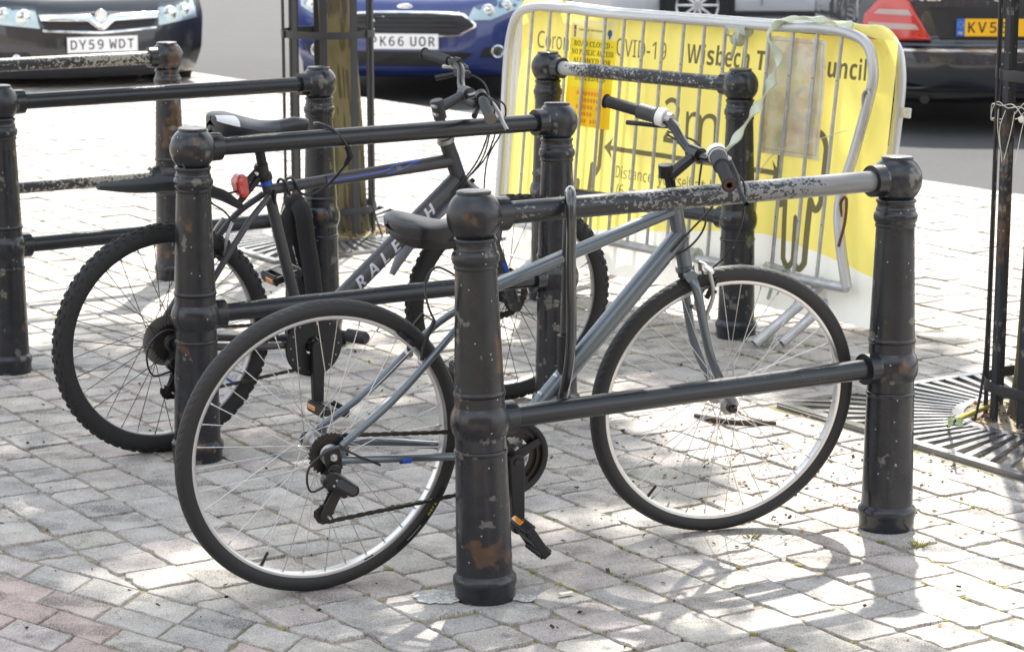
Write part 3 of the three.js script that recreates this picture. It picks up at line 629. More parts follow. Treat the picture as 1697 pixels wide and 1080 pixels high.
function gripGeo(a, b, r, ridges = 22, ribbed = true) { // ridged sleeve between two points
  const L = a.distanceTo(b), pts = [[r * 0.55, 0], [r, 0.0]]; for (let i = 0; i <= ridges * 2; i++) pts.push([r * (ribbed && i % 2 ? 0.9 : 1), L * i / (ridges * 2)]); pts.push([r * 1.18, L - 0.004], [r * 1.18, L], [r * 0.4, L]);
  const g = lathe(pts, 18), d = b.clone().sub(a).normalize(); g.applyQuaternion(new THREE.Quaternion().setFromUnitVectors(V(0, 1, 0), d)); return g.translate(a.x, a.y, a.z);
}
function bikeFrame(o, rear, front, lean) {
  const fw = front.clone().sub(rear).setY(0).normalize(), nb = fw.clone().cross(V(0, 1, 0)), up = V(0, Math.cos(lean), 0).addScaledVector(nb, Math.sin(lean)), n = fw.clone().cross(up);
  o.quaternion.setFromRotationMatrix(new THREE.Matrix4().makeBasis(fw, up, n)); o.position.copy(rear);
}
function steerMat(a, b, ang) { const ax = a.clone().sub(b).normalize(); return new THREE.Matrix4().makeTranslation(b.x, b.y, b.z).multiply(new THREE.Matrix4().makeRotationAxis(ax, ang)).multiply(new THREE.Matrix4().makeTranslation(-b.x, -b.y, -b.z)); }
function vBrake(parent, pivots, top, rimX, m, dirUp, steer) { // two arms, pads, noodle
  const g = sub('brake', parent);
  for (const s of [-1, 1]) {
    const a = pivots.clone().add(V(0, 0, s * 0.036)), b = top.clone().add(V(0, 0, s * 0.03)), mid = a.clone().lerp(b, 0.5).add(V(dirUp * 0.012, 0, s * 0.008));
    P('arm', tube([a, mid, b], 0.0055, 12, 8), m, g);
    P('pad', [at(box(0.055, 0.011, 0.012, 0.003).rotateZ(rimX.ang), rimX.p.x, rimX.p.y, s * 0.02), cyl(V(rimX.p.x, rimX.p.y, s * 0.02), V(rimX.p.x, rimX.p.y, s * 0.047), 0.004, 0.004, 8)], mat.black, g);
    P('pivot_bolt', cyl(a.clone().add(V(0, 0, -s * 0.008)), a.clone().add(V(0, 0, s * 0.014)), 0.008, 0.007, 10), mat.alloyDull, g);
  }
  if (steer) g.applyMatrix4(steer);
  return g;
}
function derailleur(parent, ax, ay, z, low) {
  const g = sub('rear_derailleur', parent), J1 = [ax + 0.012, ay - 0.076], J2 = [ax - 0.012, low];
  P('hanger', capsule2([ax, ay], [ax + 0.004, ay - 0.035], [0.019, 0.013], 0.008).translate(0, 0, z + 0.004), mat.black, g);
  P('body', [capsule2([ax - 0.006, ay - 0.048], [ax + 0.045, ay - 0.082], [0.0155, 0.0115], 0.02).translate(0, 0, z + 0.017), capsule2([ax + 0.002, ay - 0.03], [ax - 0.008, ay - 0.055], [0.013, 0.017], 0.014).translate(0, 0, z + 0.012)], mat.blackGloss, g);
  P('body_cover', [capsule2([ax + 0.01, ay - 0.058], [ax + 0.044, ay - 0.081], [0.009, 0.008], 0.004).translate(0, 0, z + 0.031)], mat.rubberGrey, g);
  P('link_plate', [capsule2([ax - 0.004, ay - 0.07], [ax + 0.03, ay - 0.096], [0.006, 0.006], 0.005).translate(0, 0, z + 0.012)], mat.steelDark, g);
  P('cage_plate', [capsule2([ax + 0.014, ay - 0.088], J2, [0.012, 0.014], 0.002).translate(0, 0, z + 0.008), capsule2([ax + 0.014, ay - 0.088], J2, [0.011, 0.012], 0.002).translate(0, 0, z - 0.007)], mat.steelDark, g);
  P('jockey_wheel', gear(11, 0.021, 0.004, 0.005).translate(J1[0], J1[1] - 0.012, z), mat.black, g);
  P('jockey_wheel', gear(11, 0.023, 0.004, 0.005).translate(J2[0], J2[1], z), mat.black, g);
  for (const [x, y] of [[ax + 0.002, ay - 0.05], [ax - 0.005, ay - 0.062], J2]) P('bolt', cyl(V(x, y, z + 0.02), V(x, y, z + 0.033), 0.0035, 0.003, 8), mat.steel, g);
  return { g, J1, J2 };
}

{ // ---------------- the teal-grey hybrid locked to the front stand
  const o = thing('bicycle', V(0, 0, 0), 'teal grey hybrid bicycle with smooth tyres, locked to the rusty-posted stand', 'bicycle');
  bikeFrame(o, V(-0.457, 0, -5.4275), V(0.5255, 0, -5.9275), 6 * RAD);
  const R = 0.353, paint = mat.framePaint, wb = 1.102, hTop = B(0.9, 0.884), hBot = B(0.951, 0.7), bb = B(0.47, 0.287), seat = B(0.384, 0.685), S = steerMat(hTop, hBot, -9 * RAD);
  const spec = { R, w: 0.0385, rimH: 0.012, rimW: 0.024, hubW: 0.1, flange: 0.024, spokes: 36, rimMat: mat.alloy, hubMat: mat.alloyDull, spokeMat: mat.steel, turn: 0.06, valve: -2.05, valveMat: mat.black };
  const rw = makeWheel('rear_wheel', o, { ...spec, hubW: 0.12 }); rw.position.set(0, R, 0);
  const fwl = makeWheel('front_wheel', o, { ...spec, turn: 0.11, valve: -2.2 }); fwl.position.set(wb - 0.018, R, 0); fwl.applyMatrix4(S);
  // print on the rear tyre and rim
  { const t = canvasTex(512, 64, (c) => { c.fillStyle = '#0a0a0a'; c.fillRect(0, 0, 512, 64); c.fillStyle = '#b8b428'; c.font = 'bold 44px sans-serif'; c.fillText('DELTA', 300, 48); c.fillStyle = '#999'; for (let q = 0; q < 9; q++) c.fillRect(90 + q * 15, 26, 9, 16); });
    const g = new THREE.RingGeometry(R - 0.024, R - 0.0125, 40, 1, -0.95, 0.55), p = g.attributes.position, uv = g.attributes.uv; for (let i = 0; i < p.count; i++) { const a = Math.atan2(p.getY(i), p.getX(i)), r = Math.hypot(p.getX(i), p.getY(i)); uv.setXY(i, (a + 0.95) / 0.55, (r - R + 0.024) / 0.0115); } g.translate(0, 0, 0.0199); P('sidewall_print', g, M({ map: t, roughness: 0.7 }), rw);
    P('rim_sticker', new THREE.RingGeometry(R - 0.0435, R - 0.0395, 12, 1, -1.2, 0.08).translate(0, 0, 0.0128), mat.rubberGrey, rw); }
  P('top_tube', cyl(seat.clone().add(V(0.0, 0.003, 0)), B(0.912, 0.855), 0.0158, 0.0165, 20), paint, o);
  P('down_tube', cyl(bb, B(0.931, 0.792), 0.0232, 0.0236, 24), paint, o);
  P('seat_tube', cyl(bb, B(0.378, 0.712), 0.0152, 0.0152, 20), paint, o);
  P('head_tube', [cyl(hBot, hTop, 0.0185, 0.0185, 22), cyl(hBot, hBot.clone().lerp(hTop, 0.06), 0.022, 0.022, 22)], paint, o);
  P('headset', [cyl(hTop, hTop.clone().add(V(-0.006, 0.022, 0)), 0.019, 0.016, 20), cyl(hBot.clone().add(V(0.004, -0.015, 0)), hBot, 0.0215, 0.021, 20)], mat.black, o);
  P('bottom_bracket', cyl(V(bb.x, bb.y, -0.036), V(bb.x, bb.y, 0.036), 0.021, 0.021, 20), paint, o);
  for (const s of [-1, 1]) {
    P('seat_stay', tube([B(0.372, 0.66, s * 0.018), B(0.3, 0.605, s * 0.043), B(0.15, 0.465, s * 0.056), B(0.022, R + 0.022, s * 0.066)], 0.0088, 30, 10), paint, o);
    P('chain_stay', tube([B(0.455, 0.29, s * 0.026), B(0.33, 0.305, s * 0.04), B(0.2, 0.322, s * 0.058), B(0.02, R - 0.012, s * 0.066)], 0.0098, 30, 10), paint, o);
    P('dropout', [capsule2([0.028, R + 0.014], [-0.006, R], [0.012, 0.02], 0.005).translate(0, 0, s * 0.066), capsule2([0.03, R - 0.012], [0, R], [0.01, 0.018], 0.005).translate(0, 0, s * 0.066)], paint, o);
    P('axle_nut', [cyl(V(0, R, s * 0.066), V(0, R, s * 0.078), 0.011, 0.009, 6), cyl(V(0, R, s * 0.078), V(0, R, s * 0.086), 0.005, 0.005, 10)], mat.steel, o);
    const leg = P('fork_blade', tube([B(0.955, 0.69, s * 0.012), B(0.965, 0.668, s * 0.036), B(0.985, 0.59, s * 0.05), B(1.02, 0.48, s * 0.053), B(wb - 0.018, R + 0.012, s * 0.053)], 0.0115, 36, 12), paint, o); leg.applyMatrix4(S);
    const fn = P('axle_nut', [cyl(V(wb - 0.018, R, s * 0.046), V(wb - 0.018, R, s * 0.062), 0.014, 0.012, 12), cyl(V(wb - 0.018, R, s * 0.062), V(wb - 0.018, R, s * 0.074), 0.01, 0.008, 6)], s > 0 ? mat.steelDark : mat.alloyDull, o); fn.applyMatrix4(S);
  }
  const crown = P('fork_crown', [cyl(B(0.953, 0.692, -0.034), B(0.953, 0.692, 0.034), 0.0155, 0.0155, 16), cyl(hBot, B(0.956, 0.68), 0.0155, 0.0155, 16)], paint, o); crown.applyMatrix4(S);
  P('cable_boss', [cyl(B(0.56, 0.425, 0.012), B(0.553, 0.432, 0.016), 0.004, 0.004, 8), cyl(B(0.6, 0.466, 0.012), B(0.593, 0.473, 0.016), 0.004, 0.004, 8)], mat.white, o);
  P('seat_post', cyl(B(0.376, 0.705), B(0.345, 0.838), 0.0133, 0.0133, 18), mat.black, o);
  P('seat_clamp', cyl(B(0.3795, 0.7), B(0.3755, 0.718), 0.0185, 0.0185, 20), mat.black, o);
  const sd = sub('saddle', o); sd.position.set(0.15, 0.878, 0); sd.rotation.z = 0.03;
  P('cover', saddleGeo(0.275, 0.08, 0.02, 0.07, 0.034), mat.saddle, sd);
  P('base', saddleGeo(0.262, 0.076, 0.017, 0.04, 0.03).translate(0.004, -0.026, 0), mat.black, sd);
  for (const s of [-1, 1]) P('saddle_rail', tube([B(0.055, -0.03, s * 0.03), B(0.09, -0.052, s * 0.022), B(0.18, -0.05, s * 0.022), B(0.24, -0.028, s * 0.01)], 0.0035, 20, 6), mat.steelDark, sd);
  // drivetrain
  const cg = sub('cassette', o); [[0.052, 0.05], [0.049, 0.0455], [0.044, 0.041], [0.038, 0.0365], [0.033, 0.032], [0.028, 0.0275]].forEach(([r, z], i) => P('sprocket', gear(Math.round(r * 560), r, 0.016, 0.002).translate(0, R, z), mat.steelDark, cg)); P('spoke_guard', latheZ([[0.02, 0.053], [0.02, 0.0545]], 24).translate(0, R, 0), mat.steelDark, cg);
  const cs = sub('crankset', o); const cz = 0.05;
  P('chainring', gear(42, 0.087, 0.068, 0.0025).translate(bb.x, bb.y, cz), mat.steelDark, cs); P('chainring', gear(34, 0.07, 0.052, 0.0025).translate(bb.x, bb.y, cz - 0.007), mat.steelDark, cs); P('chainring', gear(24, 0.05, 0.032, 0.0025).translate(bb.x, bb.y, cz - 0.014), mat.alloyDull, cs);
  P('chain_guard', latheZ([[0.079, -0.002], [0.092, -0.0025], [0.095, 0], [0.095, 0.003], [0.092, 0.0055], [0.08, 0.005], [0.079, -0.002]], 60).translate(bb.x, bb.y, cz + 0.006), mat.black, cs);
  for (let i = 0; i < 4; i++) { const a = 0.5 + i * Math.PI / 2; P('spider_arm', capsule2([0, 0], [Math.cos(a) * 0.078, Math.sin(a) * 0.078], [0.012, 0.008], 0.006).translate(bb.x, bb.y, cz + 0.006), mat.black, cs); }
  const cr = (x, y, s) => { const g = capsule2([bb.x, bb.y], [x, y], [0.017, 0.0125], 0.014); g.translate(0, 0, s * 0.074); return [g, cyl(V(bb.x, bb.y, s * 0.03), V(bb.x, bb.y, s * 0.082), 0.016, 0.014, 16)]; };
  P('crank_arm', cr(0.484, 0.118, 1), mat.black, cs); P('crank_arm', cr(0.456, 0.456, -1), mat.black, cs); P('crank_bolt', cyl(V(bb.x, bb.y, 0.08), V(bb.x, bb.y, 0.087), 0.01, 0.009, 14), mat.blackGloss, cs);
  pedal('pedal', o, 0.484, 0.118, 0.09, 1, -0.95); pedal('pedal', o, 0.456, 0.456, -0.09, -1, 0.1);
  const dr = derailleur(o, 0, R, 0.062, 0.213);
  P('chain', [...chainGeo([...arcPts(0, R, 0.041, 200, 85, 0.042), V(bb.x, bb.y + 0.068, cz - 0.007), ...arcPts(bb.x, bb.y, 0.069, 85, -80, cz - 0.007).slice(1), ...arcPts(-0.012, 0.213, 0.022, -85, -200, 0.06), ...arcPts(0.012, R - 0.088, 0.02, -20, 20, 0.06, 4)])], mat.steelDark, o);
  P('gear_cable', [tube([B(0.12, 0.318, 0.07), B(0.07, 0.345, 0.078), B(0.0, R + 0.022, 0.08), B(-0.062, R - 0.02, 0.078), B(-0.055, R - 0.075, 0.078), B(-0.01, R - 0.062, 0.078)], 0.0028, 40, 6)], mat.cable, o);
  P('frame_sticker', cyl(B(0.2, 0.3195, 0.0585), B(0.175, 0.3215, 0.0605), 0.0102, 0.0102, 14, true), mat.blue, o);
  vBrake(o, B(0.232, 0.545), B(0.262, 0.64), { p: B(0.198, R + 0.247), ang: -0.7 }, mat.black, -1);
  P('brake_cable', [tube([B(0.262, 0.64, 0.035), B(0.25, 0.675, 0.02), B(0.255, 0.72, -0.01), B(0.29, 0.75, -0.03), B(0.36, 0.715, -0.015)], 0.0028, 30, 6), cyl(B(0.262, 0.64, 0.034), B(0.262, 0.64, -0.034), 0.0022, 0.0022, 6)], mat.cable, o);
  vBrake(o, B(1.0, 0.59), B(1.0, 0.705), { p: B(1.015, 0.655), ang: 1.15 }, mat.alloyDull, 1, S);
  { const c = P('brake_noodle', [tube([B(1.0, 0.705, 0.04), B(1.0, 0.712, 0.0), B(1.0, 0.708, -0.034)], 0.0026, 16, 6), cyl(B(1.0, 0.7065, 0.012), B(1.0, 0.7065, 0.05), 0.0065, 0.0045, 10)], mat.white, o); c.applyMatrix4(S); }
  // stem, bar, grips, levers
  P('stem', [cyl(hTop, B(0.879, 0.962), 0.0125, 0.0125, 18), cyl(B(0.876, 0.935), B(0.873, 0.966), 0.0165, 0.0175, 18), cyl(B(0.884, 0.937), B(0.95, 0.983), 0.015, 0.013, 18), cyl(B(0.957, 0.988, -0.022), B(0.957, 0.988, 0.022), 0.0185, 0.0185, 20)], mat.blackGloss, o);
  const hb = [B(0.868, 1.062, -0.295), B(0.93, 1.05, -0.185), B(0.955, 1.038, -0.13), B(0.958, 1.005, -0.07), B(0.957, 0.988, -0.02), B(0.957, 0.987, 0.03), B(0.953, 0.993, 0.075), B(0.94, 1.016, 0.12), B(0.91, 1.014, 0.18), B(0.868, 0.985, 0.295)];
  P('handlebar', tube(hb, 0.0115, 70, 14), mat.blackGloss, o);
  const gp = (a, b, t0, t1) => [a.clone().lerp(b, t0), a.clone().lerp(b, t1)];
  for (const [e, i, s] of [[hb[0], hb[1], -1], [hb[9], hb[8], 1]]) {
    const g = sub('grip', o), [a, b] = gp(i, e, 0.25, 1.02), [c, d] = gp(i, e, -0.2, 0.24);
    P('sleeve', gripGeo(a, b, 0.0152, 20, true), mat.rubber, g);
    P('shifter_barrel', gripGeo(d, c, 0.0205, 6, true), mat.rubberGrey, g);
    const [q1, q2] = gp(i, e, -0.36, -0.16); P('shifter_band', cyl(q1, q2, 0.0235, 0.0225, 24), mat.white, g);
    if (s > 0) P('open_bar_end', new THREE.TorusGeometry(0.0115, 0.002, 8, 20).applyQuaternion(new THREE.Quaternion().setFromUnitVectors(V(0, 0, 1), e.clone().sub(i).normalize())).translate(b.x, b.y, b.z), mat.rust, g);
    const L = sub('brake_lever', o), p0 = i.clone().lerp(e, -0.4);
    P('perch', [cyl(p0.clone().add(V(-0.012, 0.004, 0)), p0.clone().add(V(0.035, -0.022, s * 0.008)), 0.011, 0.008, 12), cyl(i.clone().lerp(e, -0.5), i.clone().lerp(e, -0.3), 0.0155, 0.0155, 16)], mat.alloyDull, L);
    P('blade', tube([p0.clone().add(V(0.035, -0.022, s * 0.005)), i.clone().lerp(e, 0.1).add(V(0.048, -0.036, 0)), i.clone().lerp(e, 0.6).add(V(0.046, -0.046, 0)), i.clone().lerp(e, 0.92).add(V(0.054, -0.054, 0))], 0.0062, 26, 8), mat.black, L);
  }
  P('control_cable', tube([B(0.97, 1.0, -0.16), B(0.985, 0.985, -0.08), B(0.98, 0.972, 0.02), B(0.985, 0.985, 0.1), B(0.96, 0.99, 0.14)], 0.0026, 40, 6), mat.cable, o);
  P('control_cable', tube([B(0.97, 1.01, -0.16), B(1.0, 0.99, -0.05), B(0.985, 0.9, -0.02), B(0.975, 0.82, 0.035), B(0.93, 0.76, 0.03), B(0.88, 0.735, 0.0)], 0.0026, 50, 6), mat.cable, o);
  P('control_cable', tube([B(0.95, 0.99, 0.16), B(1.0, 0.95, 0.15), B(1.025, 0.85, 0.12), B(1.02, 0.75, 0.07), B(1.0, 0.712, 0.045)], 0.0026, 50, 6), mat.cable, o);
  P('control_cable', tube([B(0.98, 0.985, 0.13), B(1.0, 0.93, 0.08), B(0.985, 0.86, 0.04), B(0.94, 0.81, 0.032), B(0.89, 0.755, 0.026)], 0.0026, 50, 6), mat.cable, o);
}
{ // ---------------- the lock over the rail
  const o = thing('bicycle_lock', V(0.27, 0, -5.6), 'black loop lock hung over the chipped rail and round the teal bicycle', 'bike lock');
  const d = V(ST.B.x - ST.A.x, 0, ST.B.z - ST.A.z).normalize(), n = V(0.03, 0, 1), c = V(ST.A.x, 0, ST.A.z).addScaledVector(d, 0.226).sub(o.position);
  const q = (a, h, t = 0) => c.clone().addScaledVector(n, a).addScaledVector(d, t).setY(h);
  P('loop', tube([q(0.0, 0.934), q(0.033, 0.918), q(0.043, 0.88), q(0.034, 0.75), q(0.01, 0.62, 0.004), q(-0.03, 0.52, 0), q(-0.075, 0.44, -0.012), q(-0.14, 0.41, -0.014), q(-0.19, 0.45, -0.006), q(-0.19, 0.6), q(-0.14, 0.78), q(-0.06, 0.9)], 0.0118, 120, 14, true), mat.cableClear, o);
  P('lock_body', cyl(q(-0.19, 0.46, 0), q(-0.185, 0.56, 0), 0.02, 0.02, 18), mat.black, o);
}
function Z(px, py, z) { const dx = (px - PW / 2) / FOCAL, dy = -(py - PH / 2) / FOCAL, d = V(dx, dy * cp - sp, -dy * sp - cp), t = z / d.z; return V(d.x * t, EYE + d.y * t, z); }
function tubePatch(a, b, r, a0, a1, face) { // part of a tube's skin, u along a to b, v round it; face: direction its middle looks
  const d = b.clone().sub(a), L = d.length(); d.normalize();
  const f = face.clone().addScaledVector(d, -face.dot(d)).normalize(), s = d.clone().cross(f), pos = [], nor = [], uv = [], idx = [], n = 10;
  for (let i = 0; i <= 1; i++) for (let j = 0; j <= n; j++) { const t = a0 + (a1 - a0) * j / n, q = f.clone().multiplyScalar(Math.cos(t)).addScaledVector(s, Math.sin(t)), p = a.clone().addScaledVector(d, L * i).addScaledVector(q, r); pos.push(p.x, p.y, p.z); nor.push(q.x, q.y, q.z); uv.push(i, 1 - j / n); }
  for (let j = 0; j < n; j++) idx.push(j, j + 1, j + n + 1, j + 1, j + n + 2, j + n + 1);
  const g = new THREE.BufferGeometry(); g.setAttribute('position', new THREE.Float32BufferAttribute(pos, 3)); g.setAttribute('normal', new THREE.Float32BufferAttribute(nor, 3)); g.setAttribute('uv', new THREE.Float32BufferAttribute(uv, 2)); g.setIndex(idx); return g;
}
function bladeGeo(path, widths, camber, th = 0.003) { // mudguard blade: arched strip along a path in the xy plane
  const c = new THREE.CatmullRomCurve3(path), n = 36, m = 10, pos = [], idx = [];
  for (let lay = 0; lay < 2; lay++) for (let i = 0; i <= n; i++) {
    const t = i / n, p = c.getPointAt(t), d = c.getTangentAt(t), up = V(-d.y, d.x, 0), f = t * (widths.length - 1), k = Math.min(widths.length - 2, Math.floor(f)), w = widths[k] + (widths[k + 1] - widths[k]) * (f - k);
    for (let j = 0; j <= m; j++) { const a = -1 + 2 * j / m, q = p.clone().addScaledVector(up, -camber * w * a * a - lay * th); pos.push(q.x, q.y, q.z + a * w / 2); }
  }
  const row = m + 1, off = (n + 1) * row;
  for (let i = 0; i < n; i++) for (let j = 0; j < m; j++) { const a = i * row + j, b = a + row; idx.push(a, a + 1, b, b, a + 1, b + 1); idx.push(off + a, off + b, off + a + 1, off + b, off + b + 1, off + a + 1); }
  for (let i = 0; i < n; i++) for (const j of [0, m]) { const a = i * row + j, b = a + row; j ? idx.push(a, off + a, b, b, off + a, off + b) : idx.push(a, b, off + a, b, off + b, off + a); }
  const g = new THREE.BufferGeometry(); g.setAttribute('position', new THREE.Float32BufferAttribute(pos, 3)); g.setIndex(idx); g.computeVertexNormals(); g.setAttribute('uv', new THREE.BufferAttribute(new Float32Array(pos.length / 3 * 2), 2)); return g;
}
{ // ---------------- the matt black mountain bike behind
  const o = thing('bicycle', V(0, 0, 0), 'matt black mountain bike with knobbly tyres, mudguard and red rear light', 'bicycle');
  bikeFrame(o, V(-1.004, 0, -6.744), V(-0.02, 0, -7.38), 4 * RAD);
  const R = 0.337, paint = mat.matBlack, wb = 1.163, hTop = B(0.922, 0.846), hBot = B(0.981, 0.704), bb = B(0.454, 0.279), S = steerMat(hTop, hBot, -13 * RAD);
  const spec = { R, w: 0.052, rimH: 0.012, rimW: 0.026, hubW: 0.1, flange: 0.026, spokes: 32, rimMat: mat.alloyDull, hubMat: mat.black, spokeMat: mat.steelDark, turn: 0.1, knob: true };
  const rw = makeWheel('rear_wheel', o, { ...spec, hubW: 0.12, valve: -0.62, valveMat: mat.blue }); rw.position.set(0, R, 0);
  const fw = makeWheel('front_wheel', o, { ...spec, valve: 1.2, turn: 0.2 }); fw.position.set(wb, R, 0);
  { const gr = gear(24, 0.085, 0.062, 0.002, 0.003); P('disc_rotor', [gr.translate(0, 0, -0.052), ...[0, 1, 2, 3, 4, 5].map((i) => cyl(V(0, 0, -0.052), V(Math.cos(i * 1.047) * 0.066, Math.sin(i * 1.047) * 0.066, -0.052), 0.003, 0.003, 6))], mat.steelDark, fw); }
  fw.applyMatrix4(S);
  P('top_tube', cyl(B(0.325, 0.742), B(0.94, 0.785), 0.0155, 0.021, 20), paint, o);
  P('down_tube', cyl(B(0.462, 0.302), B(0.962, 0.722), 0.0275, 0.0275, 26), paint, o);
  P('seat_tube', cyl(bb, B(0.316, 0.782), 0.0165, 0.0165, 20), paint, o);
  P('head_tube', [cyl(hBot, hTop, 0.0225, 0.0225, 24)], paint, o);
  P('headset', [cyl(hTop.clone().add(V(0.001, -0.004, 0)), hTop.clone().add(V(-0.004, 0.008, 0)), 0.0265, 0.0265, 24), cyl(hTop.clone().add(V(-0.005, 0.012, 0)), hTop.clone().add(V(-0.008, 0.02, 0)), 0.0235, 0.0225, 24)], mat.alloyDull, o);
  P('bottom_bracket', cyl(V(bb.x, bb.y, -0.037), V(bb.x, bb.y, 0.037), 0.024, 0.024, 20), paint, o);
  { // lettering on the down tube and the blue swoosh on the top tube
    const bg = '#37373c';
    const t1 = canvasTex(1024, 160, (c) => { c.fillStyle = bg; c.fillRect(0, 0, 1024, 160); c.fillStyle = '#b9b9c0'; c.font = 'bold 150px sans-serif'; c.setTransform(1, 0, -0.25, 1, 40, 0); const s = 'RALEIGH'; for (let i = 0; i < 7; i++) c.fillText(s[i], [10, 150, 290, 415, 545, 630, 790][i], 134); c.setTransform(1, 0, 0, 1, 0, 0); c.fillStyle = '#2c4fae'; c.fillRect(0, 150, 1024, 10); });
    const a = B(0.462, 0.302), b = B(0.962, 0.722); P('frame_lettering', tubePatch(a.clone().lerp(b, 0.29), a.clone().lerp(b, 0.89), 0.0282, -0.95, 0.95, V(0, 0.25, 1)), MP({ map: t1, roughness: 0.5, clearcoat: 0.25 }), o);
    const t2 = canvasTex(1024, 96, (c) => { c.fillStyle = bg; c.fillRect(0, 0, 1024, 96); c.strokeStyle = '#2f5fd0'; c.lineWidth = 9; c.beginPath(); c.moveTo(0, 70); c.bezierCurveTo(500, 66, 620, 70, 680, 44); c.bezierCurveTo(760, 8, 860, 12, 1024, 8); c.stroke(); c.beginPath(); c.moveTo(640, 84); c.bezierCurveTo(840, 80, 880, 30, 1024, 20); c.stroke(); c.fillStyle = '#8d7a68'; c.font = 'bold 54px sans-serif'; c.fillText('10', 740, 74); });
    const e = B(0.325, 0.742), f = B(0.94, 0.785); P('frame_lettering', tubePatch(e.clone().lerp(f, 0.3), e.clone().lerp(f, 0.82), 0.0205, -0.9, 0.9, V(0, 0.55, 1)), MP({ map: t2, roughness: 0.45, clearcoat: 0.3 }), o);
    P('frame_decal', cyl(B(0.3225, 0.758), B(0.319, 0.772), 0.0172, 0.0172, 20, true), mat.blue, o);
    P('frame_decal', tubePatch(B(0.975, 0.72), B(0.94, 0.805), 0.0229, -0.25, 0.25, V(0.9, 0, 0.7)), mat.blue, o);
  }
  for (const s of [-1, 1]) {
    P('seat_stay', tube([B(0.322, 0.728, s * 0.018), B(0.245, 0.665, s * 0.045), B(0.14, 0.53, s * 0.058), B(0.02, R + 0.02, s * 0.068)], 0.0095, 30, 10), paint, o);
    P('chain_stay', tube([B(0.44, 0.282, s * 0.03), B(0.3, 0.292, s * 0.05), B(0.02, R - 0.01, s * 0.068)], 0.0115, 30, 10), paint, o);
    P('dropout', capsule2([0.03, R + 0.008], [-0.004, R], [0.014, 0.02], 0.006).translate(0, 0, s * 0.068), paint, o);
    P('axle_nut', cyl(V(0, R, s * 0.07), V(0, R, s * 0.084), 0.01, 0.008, 6), mat.steelDark, o);
    const a = B(1.005, 0.705, s * 0.058), e = B(wb, R, s * 0.06);
    P('fork_stanchion', cyl(a, a.clone().lerp(e, 0.45), 0.0135, 0.0135, 16), mat.alloyDull, o).applyMatrix4(S);
    P('fork_leg', [cyl(a.clone().lerp(e, 0.4), a.clone().lerp(e, 0.97), 0.0195, 0.0175, 18), cyl(V(wb, R, s * 0.05), V(wb, R, s * 0.078), 0.02, 0.018, 18)], paint, o).applyMatrix4(S);
    P('fork_decal', tubePatch(a.clone().lerp(e, 0.62), a.clone().lerp(e, 0.85), 0.0192, -0.3, 0.3, V(0.3, 0.2, s)), mat.blue, o).applyMatrix4(S);
  }
  P('fork_crown', [cyl(B(1.005, 0.7, -0.075), B(1.005, 0.7, 0.075), 0.02, 0.02, 16), cyl(hBot, B(0.992, 0.69), 0.022, 0.022, 16), tube([B(1.085, 0.53, -0.058), B(1.1, 0.58, -0.03), B(1.1, 0.58, 0.03), B(1.085, 0.53, 0.058)], 0.013, 20, 10)], paint, o).applyMatrix4(S);
  P('seat_post', cyl(B(0.317, 0.778), B(0.286, 0.905), 0.0145, 0.0145, 18), mat.black, o);
  P('seat_clamp', cyl(B(0.319, 0.773), B(0.3135, 0.79), 0.021, 0.021, 20), mat.black, o);
  const sd = sub('saddle', o); sd.position.set(0.142, 0.966, 0); sd.rotation.z = -0.05;
  P('cover', saddleGeo(0.312, 0.088, 0.024, 0.1, 0.05), mat.saddle, sd);
  P('base', saddleGeo(0.3, 0.08, 0.018, 0.05, 0.04).translate(0.004, -0.03, 0), mat.black, sd);
  for (const s of [-1, 1]) {
    P('saddle_rail', tube([B(0.055, -0.045, s * 0.032), B(0.1, -0.064, s * 0.024), B(0.2, -0.062, s * 0.022), B(0.27, -0.035, s * 0.012)], 0.0038, 20, 6), mat.steelDark, sd);
    P('elastomer', cyl(V(0.05, -0.075, s * 0.035), V(0.05, -0.035, s * 0.035), 0.016, 0.014, 16), mat.black, sd);
  }
  { const t = canvasTex(256, 128, (c) => { c.fillStyle = '#cfd2d6'; c.fillRect(0, 0, 256, 128); c.fillStyle = '#22252b'; c.font = 'bold 60px sans-serif'; c.fillText('Se', 60, 106); });
    const g = saddleGeo(0.312, 0.088, 0.024, 0.1, 0.05, 0, (t, a) => t < 0.13 && t > 0.01 && a > 0.3 && a < 0.78), p = g.attributes.position, uv = g.attributes.uv; for (let i = 0; i < uv.count; i++) uv.setXY(i, p.getX(i) / 0.036, (p.getY(i) + 0.05) / 0.05); g.scale(1.003, 1.004, 1.012).translate(-0.0012, 0.0012, 0); P('saddle_badge', g, M({ map: t, roughness: 0.4 }), sd);
    P('saddle_panel', saddleGeo(0.312, 0.088, 0.024, 0.1, 0.05, 0, (t, a) => t >= 0.13 && t < 0.62 && Math.abs(a) > 0.3 && Math.abs(a) < 0.78).scale(1.002, 1.002, 1.01).translate(-0.0004, 0.0006, 0), mat.saddlePanel, sd); }
  // drivetrain
  const cg = sub('cassette', o); [[0.058, 0.051], [0.05, 0.0465], [0.043, 0.042], [0.037, 0.0375], [0.032, 0.033], [0.027, 0.0285]].forEach(([r, z]) => P('sprocket', gear(Math.round(r * 540), r, 0.016, 0.002).translate(0, R, z), mat.steelDark, cg)); P('spoke_guard', latheZ([[0.02, 0.054], [0.074, 0.0545], [0.074, 0.056], [0.02, 0.0555]], 40).rotateY(0).translate(0, R, -0.034), mat.alloyDull, cg);
  const cs = sub('crankset', o), cz = 0.05;
